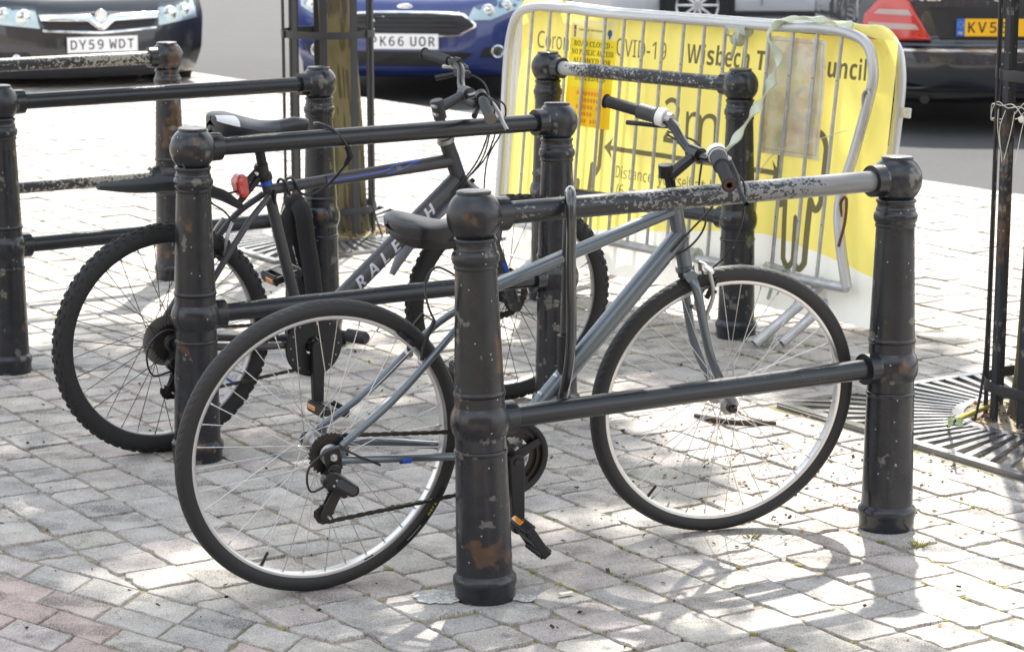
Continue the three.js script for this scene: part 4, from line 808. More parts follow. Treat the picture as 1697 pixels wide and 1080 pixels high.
  P('chainring', gear(42, 0.086, 0.066, 0.0025).translate(bb.x, bb.y, cz), mat.steelDark, cs); P('chainring', gear(32, 0.066, 0.045, 0.0025).translate(bb.x, bb.y, cz - 0.007), mat.steelDark, cs); P('chainring', gear(22, 0.048, 0.03, 0.0025).translate(bb.x, bb.y, cz - 0.014), mat.steelDark, cs);
  P('chain_guard', [latheZ([[0.03, 0], [0.075, -0.001], [0.09, -0.002], [0.0935, 0.001], [0.0935, 0.004], [0.09, 0.007], [0.075, 0.006], [0.03, 0.005]], 60).translate(bb.x, bb.y, cz + 0.005)], mat.plastic, cs);
  for (let i = 0; i < 14; i++) { const a = i / 14 * 6.283; P('guard_rivet', cyl(V(bb.x + Math.cos(a) * 0.079, bb.y + Math.sin(a) * 0.079, cz + 0.01), V(bb.x + Math.cos(a) * 0.079, bb.y + Math.sin(a) * 0.079, cz + 0.0135), 0.003, 0.0025, 6), mat.alloyDull, cs); }
  const cr = (x, y, s) => { const g = capsule2([bb.x, bb.y], [x, y], [0.018, 0.013], 0.015); g.translate(0, 0, s * 0.078); return [g, cyl(V(bb.x, bb.y, s * 0.03), V(bb.x, bb.y, s * 0.087), 0.017, 0.015, 16)]; };
  P('crank_arm', cr(0.459, 0.107, 1), mat.black, cs); P('crank_arm', cr(0.449, 0.451, -1), mat.black, cs);
  pedal('pedal', o, 0.459, 0.107, 0.093, 1, -0.15); pedal('pedal', o, 0.449, 0.451, -0.093, -1, 0.25);
  derailleur(o, 0, R, 0.064, 0.2);
  P('chain', chainGeo([...arcPts(0, R, 0.037, 200, 88, 0.038), V(bb.x, bb.y + 0.066, cz - 0.007), ...arcPts(bb.x, bb.y, 0.067, 85, -80, cz - 0.007).slice(1), ...arcPts(-0.012, 0.2, 0.022, -85, -200, 0.06)]), mat.steelDark, o);
  P('gear_cable', tube([B(0.12, 0.31, 0.074), B(0.05, 0.36, 0.082), B(-0.04, R + 0.045, 0.084), B(-0.088, R - 0.005, 0.082), B(-0.07, R - 0.08, 0.08), B(-0.012, R - 0.075, 0.08)], 0.003, 40, 6), mat.cable, o);
  vBrake(o, B(0.175, 0.575), B(0.2, 0.665), { p: B(0.15, R + 0.235), ang: -0.75 }, mat.alloyDull, -1);
  P('brake_cable', tube([B(0.2, 0.665, 0.035), B(0.17, 0.7, 0.03), B(0.13, 0.73, 0.03), B(0.14, 0.755, 0.02), B(0.2, 0.745, 0.01), B(0.29, 0.755, -0.01), B(0.36, 0.735, -0.02)], 0.003, 40, 6), mat.cable, o);
  // stem, bar, levers
  P('stem', [cyl(hTop, B(0.893, 0.93), 0.0155, 0.0155, 18), cyl(B(0.9, 0.915), B(0.884, 0.968), 0.02, 0.02, 20), cyl(B(0.886, 0.964), B(0.884, 0.972), 0.0205, 0.018, 20), cyl(B(0.892, 0.945), B(0.985, 0.984), 0.0165, 0.015, 18), cyl(B(0.992, 0.985, -0.024), B(0.985, 0.985, 0.024), 0.0215, 0.0215, 20)], paint, o);
  P('stem_bolt', [cyl(B(0.87, 0.955, 0.0), B(0.868, 0.955, 0.024), 0.0055, 0.0055, 8), cyl(B(0.876, 0.93, 0.0), B(0.874, 0.93, 0.024), 0.0055, 0.0055, 8)], mat.alloyDull, o);
  const hb = [B(1.028, 1.06, -0.315), B(1.052, 1.052, -0.2), B(1.05, 1.04, -0.14), B(1.015, 1.0, -0.075), B(0.995, 0.987, -0.03), B(0.98, 0.985, 0.03), B(0.965, 0.99, 0.075), B(0.95, 1.003, 0.13), B(0.928, 0.997, 0.19), B(0.875, 0.967, 0.315)];
  P('handlebar', tube(hb, 0.0122, 70, 14), mat.blackGloss, o);
  for (const [e, i, s] of [[hb[0], hb[1], -1], [hb[9], hb[8], 1]]) {
    const g = sub('grip', o), a = i.clone().lerp(e, 0.05), b = i.clone().lerp(e, 1.02), dd = e.clone().sub(i).normalize();
    P('sleeve', gripGeo(a, b, 0.0158, 26, true), mat.rubberGrey, g); P('end_cap', cyl(b, b.clone().addScaledVector(dd, 0.003), 0.0175, 0.016, 18), M({ color: lin(0.12, 0.11, 0.09), roughness: 0.9 }), g);
    const L = sub('brake_lever', o), p0 = i.clone().lerp(e, -0.28);
    P('clamp', cyl(i.clone().lerp(e, -0.36), i.clone().lerp(e, -0.16), 0.017, 0.017, 16), mat.black, L);
    P('perch', [cyl(p0, p0.clone().add(V(0.034, -0.018, s * 0.004)), 0.011, 0.009, 12), at(box(0.03, 0.02, 0.045, 0.006), p0.x + 0.014, p0.y - 0.02, p0.z)], mat.black, L);
    P('blade', tube([p0.clone().add(V(0.034, -0.018, 0)), i.clone().lerp(e, 0.2).add(V(0.052, -0.03, 0)), i.clone().lerp(e, 0.62).add(V(0.054, -0.034, 0)), i.clone().lerp(e, 0.92).add(V(0.062, -0.042, 0))], 0.006, 26, 8), mat.alloyDull, L);
    P('shifter', [at(box(0.04, 0.022, 0.05, 0.008), p0.x - 0.002, p0.y - 0.028, p0.z - s * 0.03), cyl(p0.clone().add(V(-0.01, -0.034, 0)), p0.clone().add(V(-0.05, -0.05, s * 0.045)), 0.007, 0.009, 10)], mat.black, L);
  }
  for (const [k, e] of [[0.0, B(0.96, 0.71, 0.028)], [0.02, B(0.93, 0.69, 0.028)], [0.04, B(1.05, 0.6, 0.02)]]) P('control_cable', tube([B(0.99 + k, 0.985, 0.11), B(1.035 + k, 0.95, 0.085), B(1.045 + k, 0.87, 0.05), B(1.03 + k * 0.5, 0.79, 0.035), e], 0.0028, 40, 6), mat.cable, o);
  P('control_cable', tube([B(1.06, 1.03, -0.16), B(1.09, 1.0, -0.06), B(1.07, 0.9, 0.01), B(1.02, 0.79, 0.03), B(0.93, 0.69, 0.03)], 0.0028, 40, 6), mat.cable, o);
  // mudguards and light
  const mg = sub('rear_mudguard', o);
  P('blade', bladeGeo([B(0.235, 0.692), B(0.15, 0.732), B(0.03, 0.757), B(-0.1, 0.766), B(-0.2, 0.782)], [0.035, 0.08, 0.09, 0.085, 0.07, 0.03], 0.4), mat.fender, mg);
  P('arm', [cyl(B(0.225, 0.702), B(0.3, 0.785), 0.009, 0.011, 12), cyl(B(0.308, 0.785), B(0.301, 0.815), 0.02, 0.02, 18)], mat.black, mg);
  const lt = sub('rear_light', o);
  P('lens', [capsule2([0.244, 0.742], [0.236, 0.78], [0.01, 0.012], 0.026), capsule2([0.236, 0.748], [0.23, 0.774], [0.007, 0.008], 0.032)], mat.redLens, lt); P('bracket', [cyl(B(0.25, 0.765), B(0.3, 0.81), 0.009, 0.009, 12), cyl(B(0.308, 0.795), B(0.303, 0.82), 0.0195, 0.0195, 18), at(box(0.016, 0.044, 0.03, 0.005), 0.254, 0.762, 0)], mat.black, lt); P('bracket_bolt', cyl(B(0.283, 0.795, 0.008), B(0.283, 0.795, 0.017), 0.005, 0.005, 8), mat.steel, lt);
  const fm = sub('front_mudguard', o);
  P('blade', bladeGeo(arcPts(wb, R, 0.405, 166, 112, 0, 12), [0.03, 0.06, 0.075, 0.08, 0.08, 0.06, 0.03], 0.3), mat.fenderGrey, fm); P('bracket', cyl(B(1.0, 0.7), B(1.02, 0.725), 0.008, 0.008, 8), mat.black, fm); fm.applyMatrix4(S);
  // the thin cable lock round rail and top tube, fixed by loops to the frame
  const lk = thing('bicycle_lock', V(0, 0, 0), 'thin black cable lock looped round the smooth rail and the black top tube', 'bike lock');
  lk.position.copy(o.position); lk.quaternion.copy(o.quaternion);
  P('cable', tube([B(0.462, 0.93, 0.02), B(0.455, 0.938, 0.07), B(0.47, 0.928, 0.12), B(0.505, 0.885, 0.135), B(0.525, 0.845, 0.12), B(0.52, 0.8, 0.08), B(0.495, 0.745, 0.035), B(0.455, 0.725, 0.026), B(0.42, 0.73, 0.024), B(0.405, 0.76, 0.02), B(0.4, 0.772, 0), B(0.392, 0.75, -0.03), B(0.395, 0.72, 0), B(0.38, 0.735, 0.03), B(0.372, 0.765, 0.015), B(0.368, 0.768, -0.01), B(0.36, 0.72, -0.02), B(0.345, 0.7, 0.01), B(0.33, 0.745, 0.028)], 0.0045, 180, 8), mat.cable, lk);
  P('clasp', [cyl(B(0.512, 0.875, 0.132), B(0.526, 0.85, 0.122), 0.009, 0.0105, 14), cyl(B(0.526, 0.85, 0.122), B(0.524, 0.822, 0.1), 0.0105, 0.008, 14)], mat.black, lk);
}
{ // fabric-sleeved chain lock hanging on the stand by the tree
  const o = thing('chain_lock', V(-0.74, 0, -8.36), 'black fabric-sleeved chain lock with white lettering, hanging beside the stand post', 'bike lock');
  const q = (px, py, z) => Z(px, py, z).sub(o.position);
  const strand = (pts, r) => { const g = tube(pts, r, 60, 10), p = g.attributes.position; for (let i = 0; i < p.count; i++) { const k = 1 + 0.12 * Math.sin(i * 0.37) * Math.sin(i * 0.051); p.setZ(i, p.getZ(i) * 1 + (k - 1) * 0.01); } g.computeVertexNormals(); return g; };
  P('sleeve', strand([q(487, 338, -8.4), q(478, 360, -8.36), q(482, 400, -8.36), q(493, 450, -8.36), q(508, 505, -8.36), q(530, 548, -8.34), q(560, 560, -8.3)], 0.027), mat.fabric, o);
  P('sleeve', strand([q(487, 336, -8.4), q(500, 350, -8.33), q(508, 400, -8.33), q(516, 450, -8.33), q(524, 510, -8.33), q(545, 556, -8.28), q(572, 562, -8.27)], 0.031), mat.fabric, o);
  P('knot', [at(new THREE.SphereGeometry(0.036, 16, 12).scale(1, 0.8, 1), ...q(488, 333, -8.37).toArray())], mat.fabric, o);
  P('padlock', [cyl(q(575, 555, -8.22), q(604, 560, -8.2), 0.024, 0.024, 20), cyl(q(604, 560, -8.2), q(607, 560, -8.195), 0.022, 0.019, 20)], mat.plastic, o);
  const t = canvasTex(512, 96, (c) => { c.fillStyle = '#1b1b1c'; c.fillRect(0, 0, 512, 96); c.fillStyle = '#c9c9c9'; c.font = 'bold 70px sans-serif'; c.fillText('ax.co.uk', 150, 68); });
  P('sleeve_print', tubePatch(q(504, 482, -8.333), q(481, 392, -8.333), 0.0032, -1.2, 1.2, V(0, 0, 1)).translate(0, 0, 0.0), M({ map: t, roughness: 0.9 }), o).scale.set(1, 1, 1);
}

// ---------------------------------------------------------------- crowd barriers with the yellow banner
const BL = V(0.028, 0, -9.718), be = V(0.6116, 0, 0.7912), bnv = V(-0.7912, 0, 0.6116), bLean = 5 * RAD;
const barrierQ = new THREE.Quaternion().setFromRotationMatrix((() => { const up = V(0, Math.cos(bLean), 0).addScaledVector(bnv, -Math.sin(bLean)), n = be.clone().cross(up); return new THREE.Matrix4().makeBasis(be, up, n); })());
const barrierO = BL.clone().addScaledVector(bnv, Math.sin(bLean) * 1.08);
function barrier(label, off, s0, s1, bent, hookH, bars = true) { // local x along, y up the panel, z towards the stands
  const o = thing('crowd_barrier', barrierO.clone().addScaledVector(bnv, off), label, 'barrier', 'galvanised crowd barriers side by side');
  o.quaternion.copy(barrierQ);
  const top = 1.088, bot = 0.225, r = 0.0185, c = 0.13, rt = bent ? [V(s1, top - c, 0), V(s1 - 0.005, 0.9, 0), V(s1 - 0.055, 0.68, 0.004), V(s1 - 0.095, 0.5, 0.01), V(s1 - 0.075, 0.38, 0.01), V(s1 - 0.035, bot, 0)] : [V(s1, top - c, 0), V(s1, 0.7, 0), V(s1, bot, 0)];
  P('frame_tube', tube([V(s0, bot - 0.06, 0), V(s0, 0.6, 0), V(s0, top - c, 0), V(s0 + c * 0.28, top - c * 0.28, 0), V(s0 + c, top, 0), V(s0 + 0.6, top, 0), V((s0 + s1) / 2 + 0.4, top + 0.002, 0), V(s1 - c, top, 0), V(s1 - c * 0.28, top - c * 0.28, 0), ...rt], r, 150, 14), mat.galv, o);
  const sR = bent ? s1 - 0.035 : s1;
  P('bottom_rail', cyl(V(s0, bot, 0), V(sR, bot, 0), 0.0175, 0.0175, 14), mat.galv, o);
  if (bars) for (let s = s0 + 0.135, i = 0; s < sR - 0.1; s += 0.1128, i++) P('bar', cyl(V(s, bot + 0.01, 0), V(s + (bent && s > 1.4 ? 0.055 * Math.max(0, (s - 1.4)) : 0), top - 0.008, 0), 0.0068, 0.0068, 8, true), mat.galvBar, o);
  // feet stand level on the ground whatever the lean
  const inv = barrierQ.clone().invert(), w = (s, n, y) => BL.clone().addScaledVector(be, s).addScaledVector(bnv, n + off).setY(y).sub(o.position).applyQuaternion(inv);
  for (const s of [s0 + 0.32, s1 - 0.26]) {
    const f = sub('foot', o);
    for (const k of [-1, 1]) P('foot_tube', tube([w(s + 0.07, k * 0.008, 0.235), w(s + 0.05, k * 0.1, 0.16), w(s, k * 0.29, 0.018)], 0.0178, 20, 12), mat.galv, f);
  }
  const hk = (x, h, z) => [V(x, h - 0.03, z), V(x + 0.004, h + 0.03, z + 0.01), V(x + 0.03, h + 0.045, z + 0.016), V(x + 0.036, h - 0.03, z + 0.016), V(x + 0.014, h - 0.125, z + 0.014)];
  for (const [x, h] of hookH) P('hook', tube(hk(x, h, 0.012), 0.0055, 30, 8), h > 0.6 ? mat.alloyDull : mat.rust, o);
  return o;
}
barrier('bent galvanised crowd barrier on the stands side of the yellow banner', 0, -0.045, 1.965, true, [[1.885, 0.49], [1.945, 0.86]]);
const bar2 = barrier('galvanised crowd barrier on the road side of the yellow banner', -0.085, -0.1, 2.01, false, [], true);
P('end_lug', at(box(0.06, 0.034, 0.012, 0.003), 2.04, 0.83, 0.0), mat.galv, bar2); P('end_lug', at(box(0.05, 0.034, 0.012, 0.003), -0.125, 0.8, 0.0), mat.galv, bar2);
const banMap = canvasTex(2048, 980, (c, W, H) => { // 1 px = 1 mm; x = s + 0.02, y down from h = 1.09
  const X = (s) => (s + 0.02) * 1000, Y = (h) => (1.095 - h) * 1000;
  c.fillStyle = '#f3e57c'; c.fillRect(0, 0, W, H);
  c.fillStyle = '#f1f1ea'; c.beginPath(); c.moveTo(0, H); c.lineTo(0, Y(0.26)); c.bezierCurveTo(X(0.4), Y(0.24), X(0.8), Y(0.3), X(1.3), Y(0.365)); c.bezierCurveTo(X(1.6), Y(0.39), X(1.8), Y(0.33), W, Y(0.29)); c.lineTo(W, H); c.closePath(); c.fill();
  const ink = '#6b6544'; c.fillStyle = ink; c.strokeStyle = ink;
  const text = (t, s, h, size, w, font = '') => { c.save(); c.font = `${font} ${size}px sans-serif`; c.translate(X(s), Y(h)); c.scale(w * 1000 / c.measureText(t).width, 1); c.fillText(t, 0, 0); c.restore(); };
  text('Coronavirus COVID-19', 0.072, 0.952, 92, 0.80); text('Wisbech Town Council', 0.99, 0.952, 96, 0.905, 'bold');
  text('2m', 0.862, 0.648, 235, 0.335);
  c.lineWidth = 19; c.beginPath(); c.moveTo(X(0.56), Y(0.596)); c.lineTo(X(1.5), Y(0.596)); c.stroke();
  for (const [s, d] of [[0.53, 1], [1.53, -1]]) { c.beginPath(); c.moveTo(X(s), Y(0.596)); c.lineTo(X(s + d * 0.05), Y(0.64)); c.lineTo(X(s + d * 0.035), Y(0.596)); c.lineTo(X(s + d * 0.05), Y(0.552)); c.closePath(); c.fill(); }
  text('Distance yourself at least 2m', 0.612, 0.488, 62, 0.76); text('(6 feet) away', 0.632, 0.42, 62, 0.36);
  c.lineWidth = 24; c.lineJoin = 'round'; c.lineCap = 'round';
  for (const s of [0.4, 1.63]) { // outline figures either side of the arrow
    c.beginPath(); c.arc(X(s), Y(0.85), 52, 0, 6.3); c.stroke();
    c.beginPath(); c.moveTo(X(s - 0.11), Y(0.52)); c.lineTo(X(s - 0.11), Y(0.7)); c.quadraticCurveTo(X(s - 0.1), Y(0.76), X(s - 0.05), Y(0.76)); c.lineTo(X(s + 0.05), Y(0.76)); c.quadraticCurveTo(X(s + 0.1), Y(0.76), X(s + 0.11), Y(0.7)); c.lineTo(X(s + 0.11), Y(0.52)); c.quadraticCurveTo(X(s + 0.09), Y(0.46), X(s + 0.065), Y(0.52)); c.lineTo(X(s + 0.06), Y(0.3)); c.quadraticCurveTo(X(s + 0.035), Y(0.25), X(s + 0.005), Y(0.3)); c.lineTo(X(s), Y(0.45)); c.lineTo(X(s - 0.005), Y(0.3)); c.quadraticCurveTo(X(s - 0.035), Y(0.25), X(s - 0.06), Y(0.3)); c.lineTo(X(s - 0.065), Y(0.52)); c.quadraticCurveTo(X(s - 0.09), Y(0.46), X(s - 0.11), Y(0.52)); c.stroke();
  }
});
function clothGeo(w, h, nx, ny, wave) { const g = new THREE.PlaneGeometry(w, h, nx, ny), p = g.attributes.position; for (let i = 0; i < p.count; i++) p.setZ(i, wave(p.getX(i) + w / 2, p.getY(i) + h / 2)); g.computeVertexNormals(); return g; }
{
  const o = thing('banner', barrierO.clone(), 'yellow social distancing banner stretched between the crowd barriers', 'banner'); o.quaternion.copy(barrierQ);
  const cloth = MP({ map: banMap, roughness: 1, transmission: 0.45, thickness: 0, side: THREE.DoubleSide });
  const wv = (x, y) => -0.038 + 0.009 * Math.sin(x * 19 + y * 1.5 + Math.sin(x * 5)) * (1 - y * 0.6) + 0.0045 * Math.sin(x * 44 + 2 + y * 3) * (1.1 - y) + 0.007 * Math.sin(y * 6 + x * 3) + 0.012 * (fbm((x * 0.31 + 3) % 1, (y * 0.31 + 1) % 1, 6, 3, 77) - 0.5);
  P('sheet', clothGeo(2.048, 0.98, 200, 60, wv).translate(2.048 / 2 - 0.02, 1.095 - 0.49 - 0.02, 0), cloth, o);
  const hem = MP({ color: lin(0.87, 0.76, 0.22), roughness: 1, transmission: 0.4, thickness: 0, side: THREE.DoubleSide });
  // flap folded over the road-side barrier at the far-right top corner and at the left corner
  const flap = (s0, s1) => { const pos = [], idx = [], n = 14, m = 10; for (let i = 0; i <= n; i++) for (let j = 0; j <= m; j++) { const s = s0 + (s1 - s0) * i / n, t = j / m, q = Math.max(0, s - 1.875), drop = 0.13 - Math.sqrt(Math.max(0.0004, 0.0169 - q * q)); const a = t * Math.PI; pos.push(s, 1.085 - drop + Math.sin(a) * 0.04 + 0.004 * Math.sin(s * 30), -0.034 - (1 - Math.cos(a)) * 0.042 - (t > 0.9 ? 0.004 : 0)); } for (let i = 0; i < n; i++) for (let j = 0; j < m; j++) { const a = i * (m + 1) + j, b = a + m + 1; idx.push(a, b, a + 1, b, b + 1, a + 1); } const g = new THREE.BufferGeometry(); g.setAttribute('position', new THREE.Float32BufferAttribute(pos, 3)); g.setIndex(idx); g.computeVertexNormals(); return g; };
  P('flap', flap(1.62, 1.985), hem, o); P('flap', flap(-0.03, 0.2), hem, o);
  // notices hung over it
  const nt = canvasTex(270, 415, (c) => {
    c.fillStyle = '#f3df2c'; c.fillRect(0, 0, 270, 415); c.fillStyle = '#eee7c8'; c.fillRect(0, 0, 270, 14); c.fillStyle = '#efe79a'; c.fillRect(0, 14, 270, 60);
    c.fillStyle = '#8a4a6a'; c.fillRect(14, 24, 16, 18); c.fillStyle = '#7a6a60'; c.fillRect(16, 44, 12, 26); c.fillStyle = '#3a5f9a'; c.beginPath(); c.arc(228, 46, 14, 0, 6.3); c.fill(); c.fillRect(222, 34, 12, 34);
    c.fillStyle = '#6b6136'; for (const [x, w] of [[46, 66], [118, 14], [138, 62]]) for (let q = 0; q < w; q += 6) c.fillRect(x + q, 36 + (q % 4), 4, 7);
    c.fillStyle = '#3a3418'; c.font = 'bold 29px serif'; c.textAlign = 'center';
    ['ROAD CLOSED -', 'NO PUBLIC ACCESS', 'ALLOWED FOR', '', 'SATURDAYS'].forEach((t, i) => t && c.fillText(t, 135, 104 + i * 33, 250));
    c.fillStyle = '#f6cf1c'; c.fillRect(0, 262, 270, 153); c.fillStyle = '#e08a2a'; for (let i = 0; i < 5; i++) for (let q = 0; q < 150 - i % 2 * 30; q += 17) if (rnd() < 0.85) c.fillRect(66 + i % 2 * 15 + q, 276 + i * 27 + rnd(2), 12, 15);
  });
  const n1 = P('laminated_notice', clothGeo(0.272, 0.412, 8, 10, (x, y) => 0.002 * Math.sin(x * 20) + 0.003 * Math.sin(y * 14)), MP({ map: nt, roughness: 1, transmission: 0.25, thickness: 0, side: THREE.DoubleSide }), scene);
  n1.quaternion.copy(barrierQ); n1.position.copy(V(0.455, 0.852, -0.017).applyQuaternion(barrierQ).add(barrierO)); tag(n1, 'yellow laminated road closure notice with black capitals on the banner', 'notice');
  const pt = canvasTex(300, 410, (c) => { c.fillStyle = '#dcd9cd'; c.fillRect(0, 0, 300, 410); for (let i = 0; i < 260; i++) { const a = rnd(); c.fillStyle = `rgba(${150 + rnd(80)},${140 + rnd(70)},${95 + rnd(80)},${0.05 + a * 0.12})`; c.beginPath(); c.ellipse(rnd(300), rnd(410), 3 + rnd(26), 3 + rnd(40), rnd(3), 0, 6.3); c.fill(); } c.strokeStyle = 'rgba(120,110,90,0.35)'; c.lineWidth = 3; c.strokeRect(14, 14, 272, 380); });
  const n2 = P('blank_notice', clothGeo(0.3, 0.415, 10, 12, (x, y) => 0.004 * Math.sin(x * 16 + y * 6) + 0.003 * Math.sin(y * 20)), MP({ map: pt, roughness: 1, transmission: 0.3, thickness: 0, side: THREE.DoubleSide }), scene);
  n2.quaternion.copy(barrierQ); n2.position.copy(V(1.572, 0.85, -0.016).applyQuaternion(barrierQ).add(barrierO)); tag(n2, 'faded off-white plastic sheet covering part of the yellow banner', 'notice');
}
const onBar = (s, h, z) => V(s, h, z).applyQuaternion(barrierQ).add(barrierO);
{ // twisted clear tape from the barrier's top to the post in front, and loose bits
  const o = thing('plastic_tape', onBar(1.5, 1.1, 0), 'twisted pale green plastic tape strung from the barrier to a stand post', 'tape'); const L = (v) => v.sub(o.position);
  const post = V(ST.F.x - 0.02, 0, ST.F.z + 0.075);
  const path = [onBar(1.84, 1.112, -0.01), onBar(1.66, 1.128, 0.0), onBar(1.53, 1.114, 0.02), onBar(1.49, 1.06, 0.05), Z(1290, 95, -8.5), Z(1272, 150, -8.4), Z(1240, 200, -8.31), Z(1212, 240, -8.28), Z(1195, 258, -8.28), Z(1200, 285, -8.33)].map(L);
  const c = new THREE.CatmullRomCurve3(path), n = 160, pos = [], idx = [];
  const fr = c.computeFrenetFrames(n);
  for (let i = 0; i <= n; i++) for (let j = 0; j <= 8; j++) { const t = i / n, a = j / 8 * 6.283, tw = t * 26, w = 0.021 * (0.66 + 0.34 * Math.sin(t * 46)), p = c.getPointAt(t), x = Math.cos(a) * w, y = Math.sin(a) * w * 0.35; const ct = Math.cos(tw), st = Math.sin(tw); p.addScaledVector(fr.normals[i], x * ct - y * st).addScaledVector(fr.binormals[i], x * st + y * ct); pos.push(p.x, p.y, p.z); }
  for (let i = 0; i < n; i++) for (let j = 0; j < 8; j++) { const a = i * 9 + j, b = a + 9; idx.push(a, a + 1, b, b, a + 1, b + 1); }
  const g = new THREE.BufferGeometry(); g.setAttribute('position', new THREE.Float32BufferAttribute(pos, 3)); g.setIndex(idx); g.computeVertexNormals(); P('strand', g, MP({ color: lin(0.72, 0.77, 0.64), roughness: 0.3, transmission: 0.35, thickness: 0, side: THREE.DoubleSide }), o);
  const s = thing('cord', onBar(1.9, 0.7, 0.03), 'thin pale cord tied slackly across the lower banner', 'string');
  P('line', tube([onBar(1.9, 0.765, 0.03), onBar(1.72, 0.705, 0.03), onBar(1.55, 0.64, 0.04), Z(1238, 322, -8.4)].map((v) => v.sub(s.position)), 0.0016, 40, 5), mat.string, s);
  for (const [x, h, k] of [[1.29, 1.068, 0], [1.12, 0.24, 1], [1.58, 0.235, 2]]) { // clear film wound on the tubes
    const w = thing('plastic_film', onBar(x, h, 0), ['crumpled clear plastic film wound on the barrier top tube', 'clear plastic film wound on the bottom rail behind the front wheel', 'clear plastic film wound on the bottom rail near the bent upright'][k], 'plastic film'); w.quaternion.copy(barrierQ);
    const gg = new THREE.CylinderGeometry(0.023, 0.022, 0.1, 18, 10, true).rotateZ(Math.PI / 2), p = gg.attributes.position; for (let i = 0; i < p.count; i++) { const q = 1 + rnd(-0.08, 0.3); p.setY(i, p.getY(i) * q - (k === 0 && Math.abs(p.getX(i)) < 0.02 && p.getY(i) < 0 ? 0.03 : 0)); p.setZ(i, p.getZ(i) * (1 + rnd(-0.05, 0.2))); } gg.computeVertexNormals(); P('wrap', gg, mat.foil, w); P('tail', tube([V(0, -0.02, 0.02), V(0.01, -0.05, 0.026), V(-0.006, -0.1, 0.022)], 0.007, 14, 5), mat.foil, w);
  }
}

// ---------------------------------------------------------------- parked cars
// car space: x forward (front or rear face at x = 0), y up from the road, z to the side
function carShape(p) {
  const prof = p.profile, hw = (y) => { const t = p.width; for (let i = 0; i + 1 < t.length; i++) if (y <= t[i + 1][0]) { const k = (y - t[i][0]) / (t[i + 1][0] - t[i][0]); return t[i][1] + (t[i + 1][1] - t[i][1]) * Math.max(0, k); } return t[t.length - 1][1]; };
  const L = -prof.reduce((a, q) => Math.min(a, q[0]), 0), rx = (x, t) => { const f = Math.max(0, 1 + x / (p.nose || 0.7)), b = Math.max(0, 1 - (L + x) / (p.tail || 0.6)); const a = Math.pow(Math.abs(t), p.pw || 3.2); return x - f * (p.roundF || 0.32) * a + b * (p.roundB || 0.25) * a; };
  const at = (x, y, t) => V(rx(x, t), y, hw(y) * t);
  const frontX = (y, z) => { let x = -9; for (let i = 0; i + 1 < prof.length; i++) { const [a, b] = [prof[i], prof[i + 1]]; const lo = Math.min(a[1], b[1]), hi = Math.max(a[1], b[1]); if (y >= lo && y <= hi && hi > lo) { const k = (y - a[1]) / (b[1] - a[1]); x = Math.max(x, a[0] + (b[0] - a[0]) * k); } } return rx(x, Math.max(-1, Math.min(1, z / hw(y)))); };
  return { prof, hw, at, frontX, L };
}
function carBody(cs) {
  const crv = new THREE.CatmullRomCurve3(cs.prof.map(([x, y]) => V(x, y, 0)), false, 'catmullrom', 0.25), n = 130, m = 28, pts = crv.getSpacedPoints(n), pos = [], idx = [];
  for (const q of pts) for (let j = 0; j <= m; j++) { const t = Math.sin((-1 + 2 * j / m) * Math.PI / 2), v = cs.at(q.x, q.y, t); pos.push(v.x, v.y, v.z); }
  for (let i = 0; i < n; i++) for (let j = 0; j < m; j++) { const a = i * (m + 1) + j, b = a + m + 1; idx.push(a, a + 1, b, b, a + 1, b + 1); }
  const g = new THREE.BufferGeometry(); g.setAttribute('position', new THREE.Float32BufferAttribute(pos, 3)); g.setIndex(idx); g.computeVertexNormals();
  const sides = [-1, 1].map((s) => { // flanks: the outline of the body with wheel arches, laid on the widest line
    const sh = new THREE.Shape(pts.map((q) => { const v = cs.at(q.x, q.y, 1); return new THREE.Vector2(v.x, v.y); }));
    let gg = new THREE.ShapeGeometry(sh); gg = new TessellateModifier(0.15, 6).modify(gg.index ? gg.toNonIndexed() : gg); const p = gg.attributes.position; for (let i = 0; i < p.count; i++) p.setZ(i, s * cs.hw(p.getY(i))); gg.deleteAttribute('normal'); gg = toCreasedNormals(gg, 0.9); return gg; });
  return [g, ...sides];
}
function patch(cs, pts, off, depth, curved = true) { // a piece lying on the front (or rear) face: outline in (z, y)
  const sh = new THREE.Shape(); pts.forEach(([z, y], i) => sh[i ? 'lineTo' : 'moveTo'](z, y)); sh.closePath();
  let g = new THREE.ExtrudeGeometry(sh, { depth, bevelEnabled: depth > 0.006, bevelSize: 0.003, bevelThickness: 0.003, bevelSegments: 2 }); g = new TessellateModifier(0.1, 5).modify(g.index ? g.toNonIndexed() : g);
  const p = g.attributes.position, n = p.count; const cxz = pts.reduce((a, q) => a + q[0], 0) / pts.length, cy = pts.reduce((a, q) => a + q[1], 0) / pts.length, flat = cs.frontX(cy, cxz);
  for (let i = 0; i < n; i++) { const z = p.getX(i), y = p.getY(i), d = p.getZ(i); p.setXYZ(i, (curved ? cs.frontX(Math.max(0.22, y), z) : flat) + off + d, y, z); }
  // winding: (z,y,depth) -> (x=depth,y,z) is a mirror swap
  const a = g.attributes.position.array; for (let i = 0; i < a.length; i += 9) for (let k = 0; k < 3; k++) { const t = a[i + 3 + k]; a[i + 3 + k] = a[i + 6 + k]; a[i + 6 + k] = t; }
  g.deleteAttribute('uv'); g.deleteAttribute('normal'); g = toCreasedNormals(g, 0.6); return g;
}
const rr = (z0, y0, z1, y1, r = 0.01) => { const out = []; for (const [cx, cy, a] of [[z1 - r, y1 - r, 0], [z0 + r, y1 - r, 90], [z0 + r, y0 + r, 180], [z1 - r, y0 + r, 270]]) for (let i = 0; i <= 3; i++) out.push([cx + r * Math.cos((a + i * 30) * RAD), cy + r * Math.sin((a + i * 30) * RAD)]); return out; };
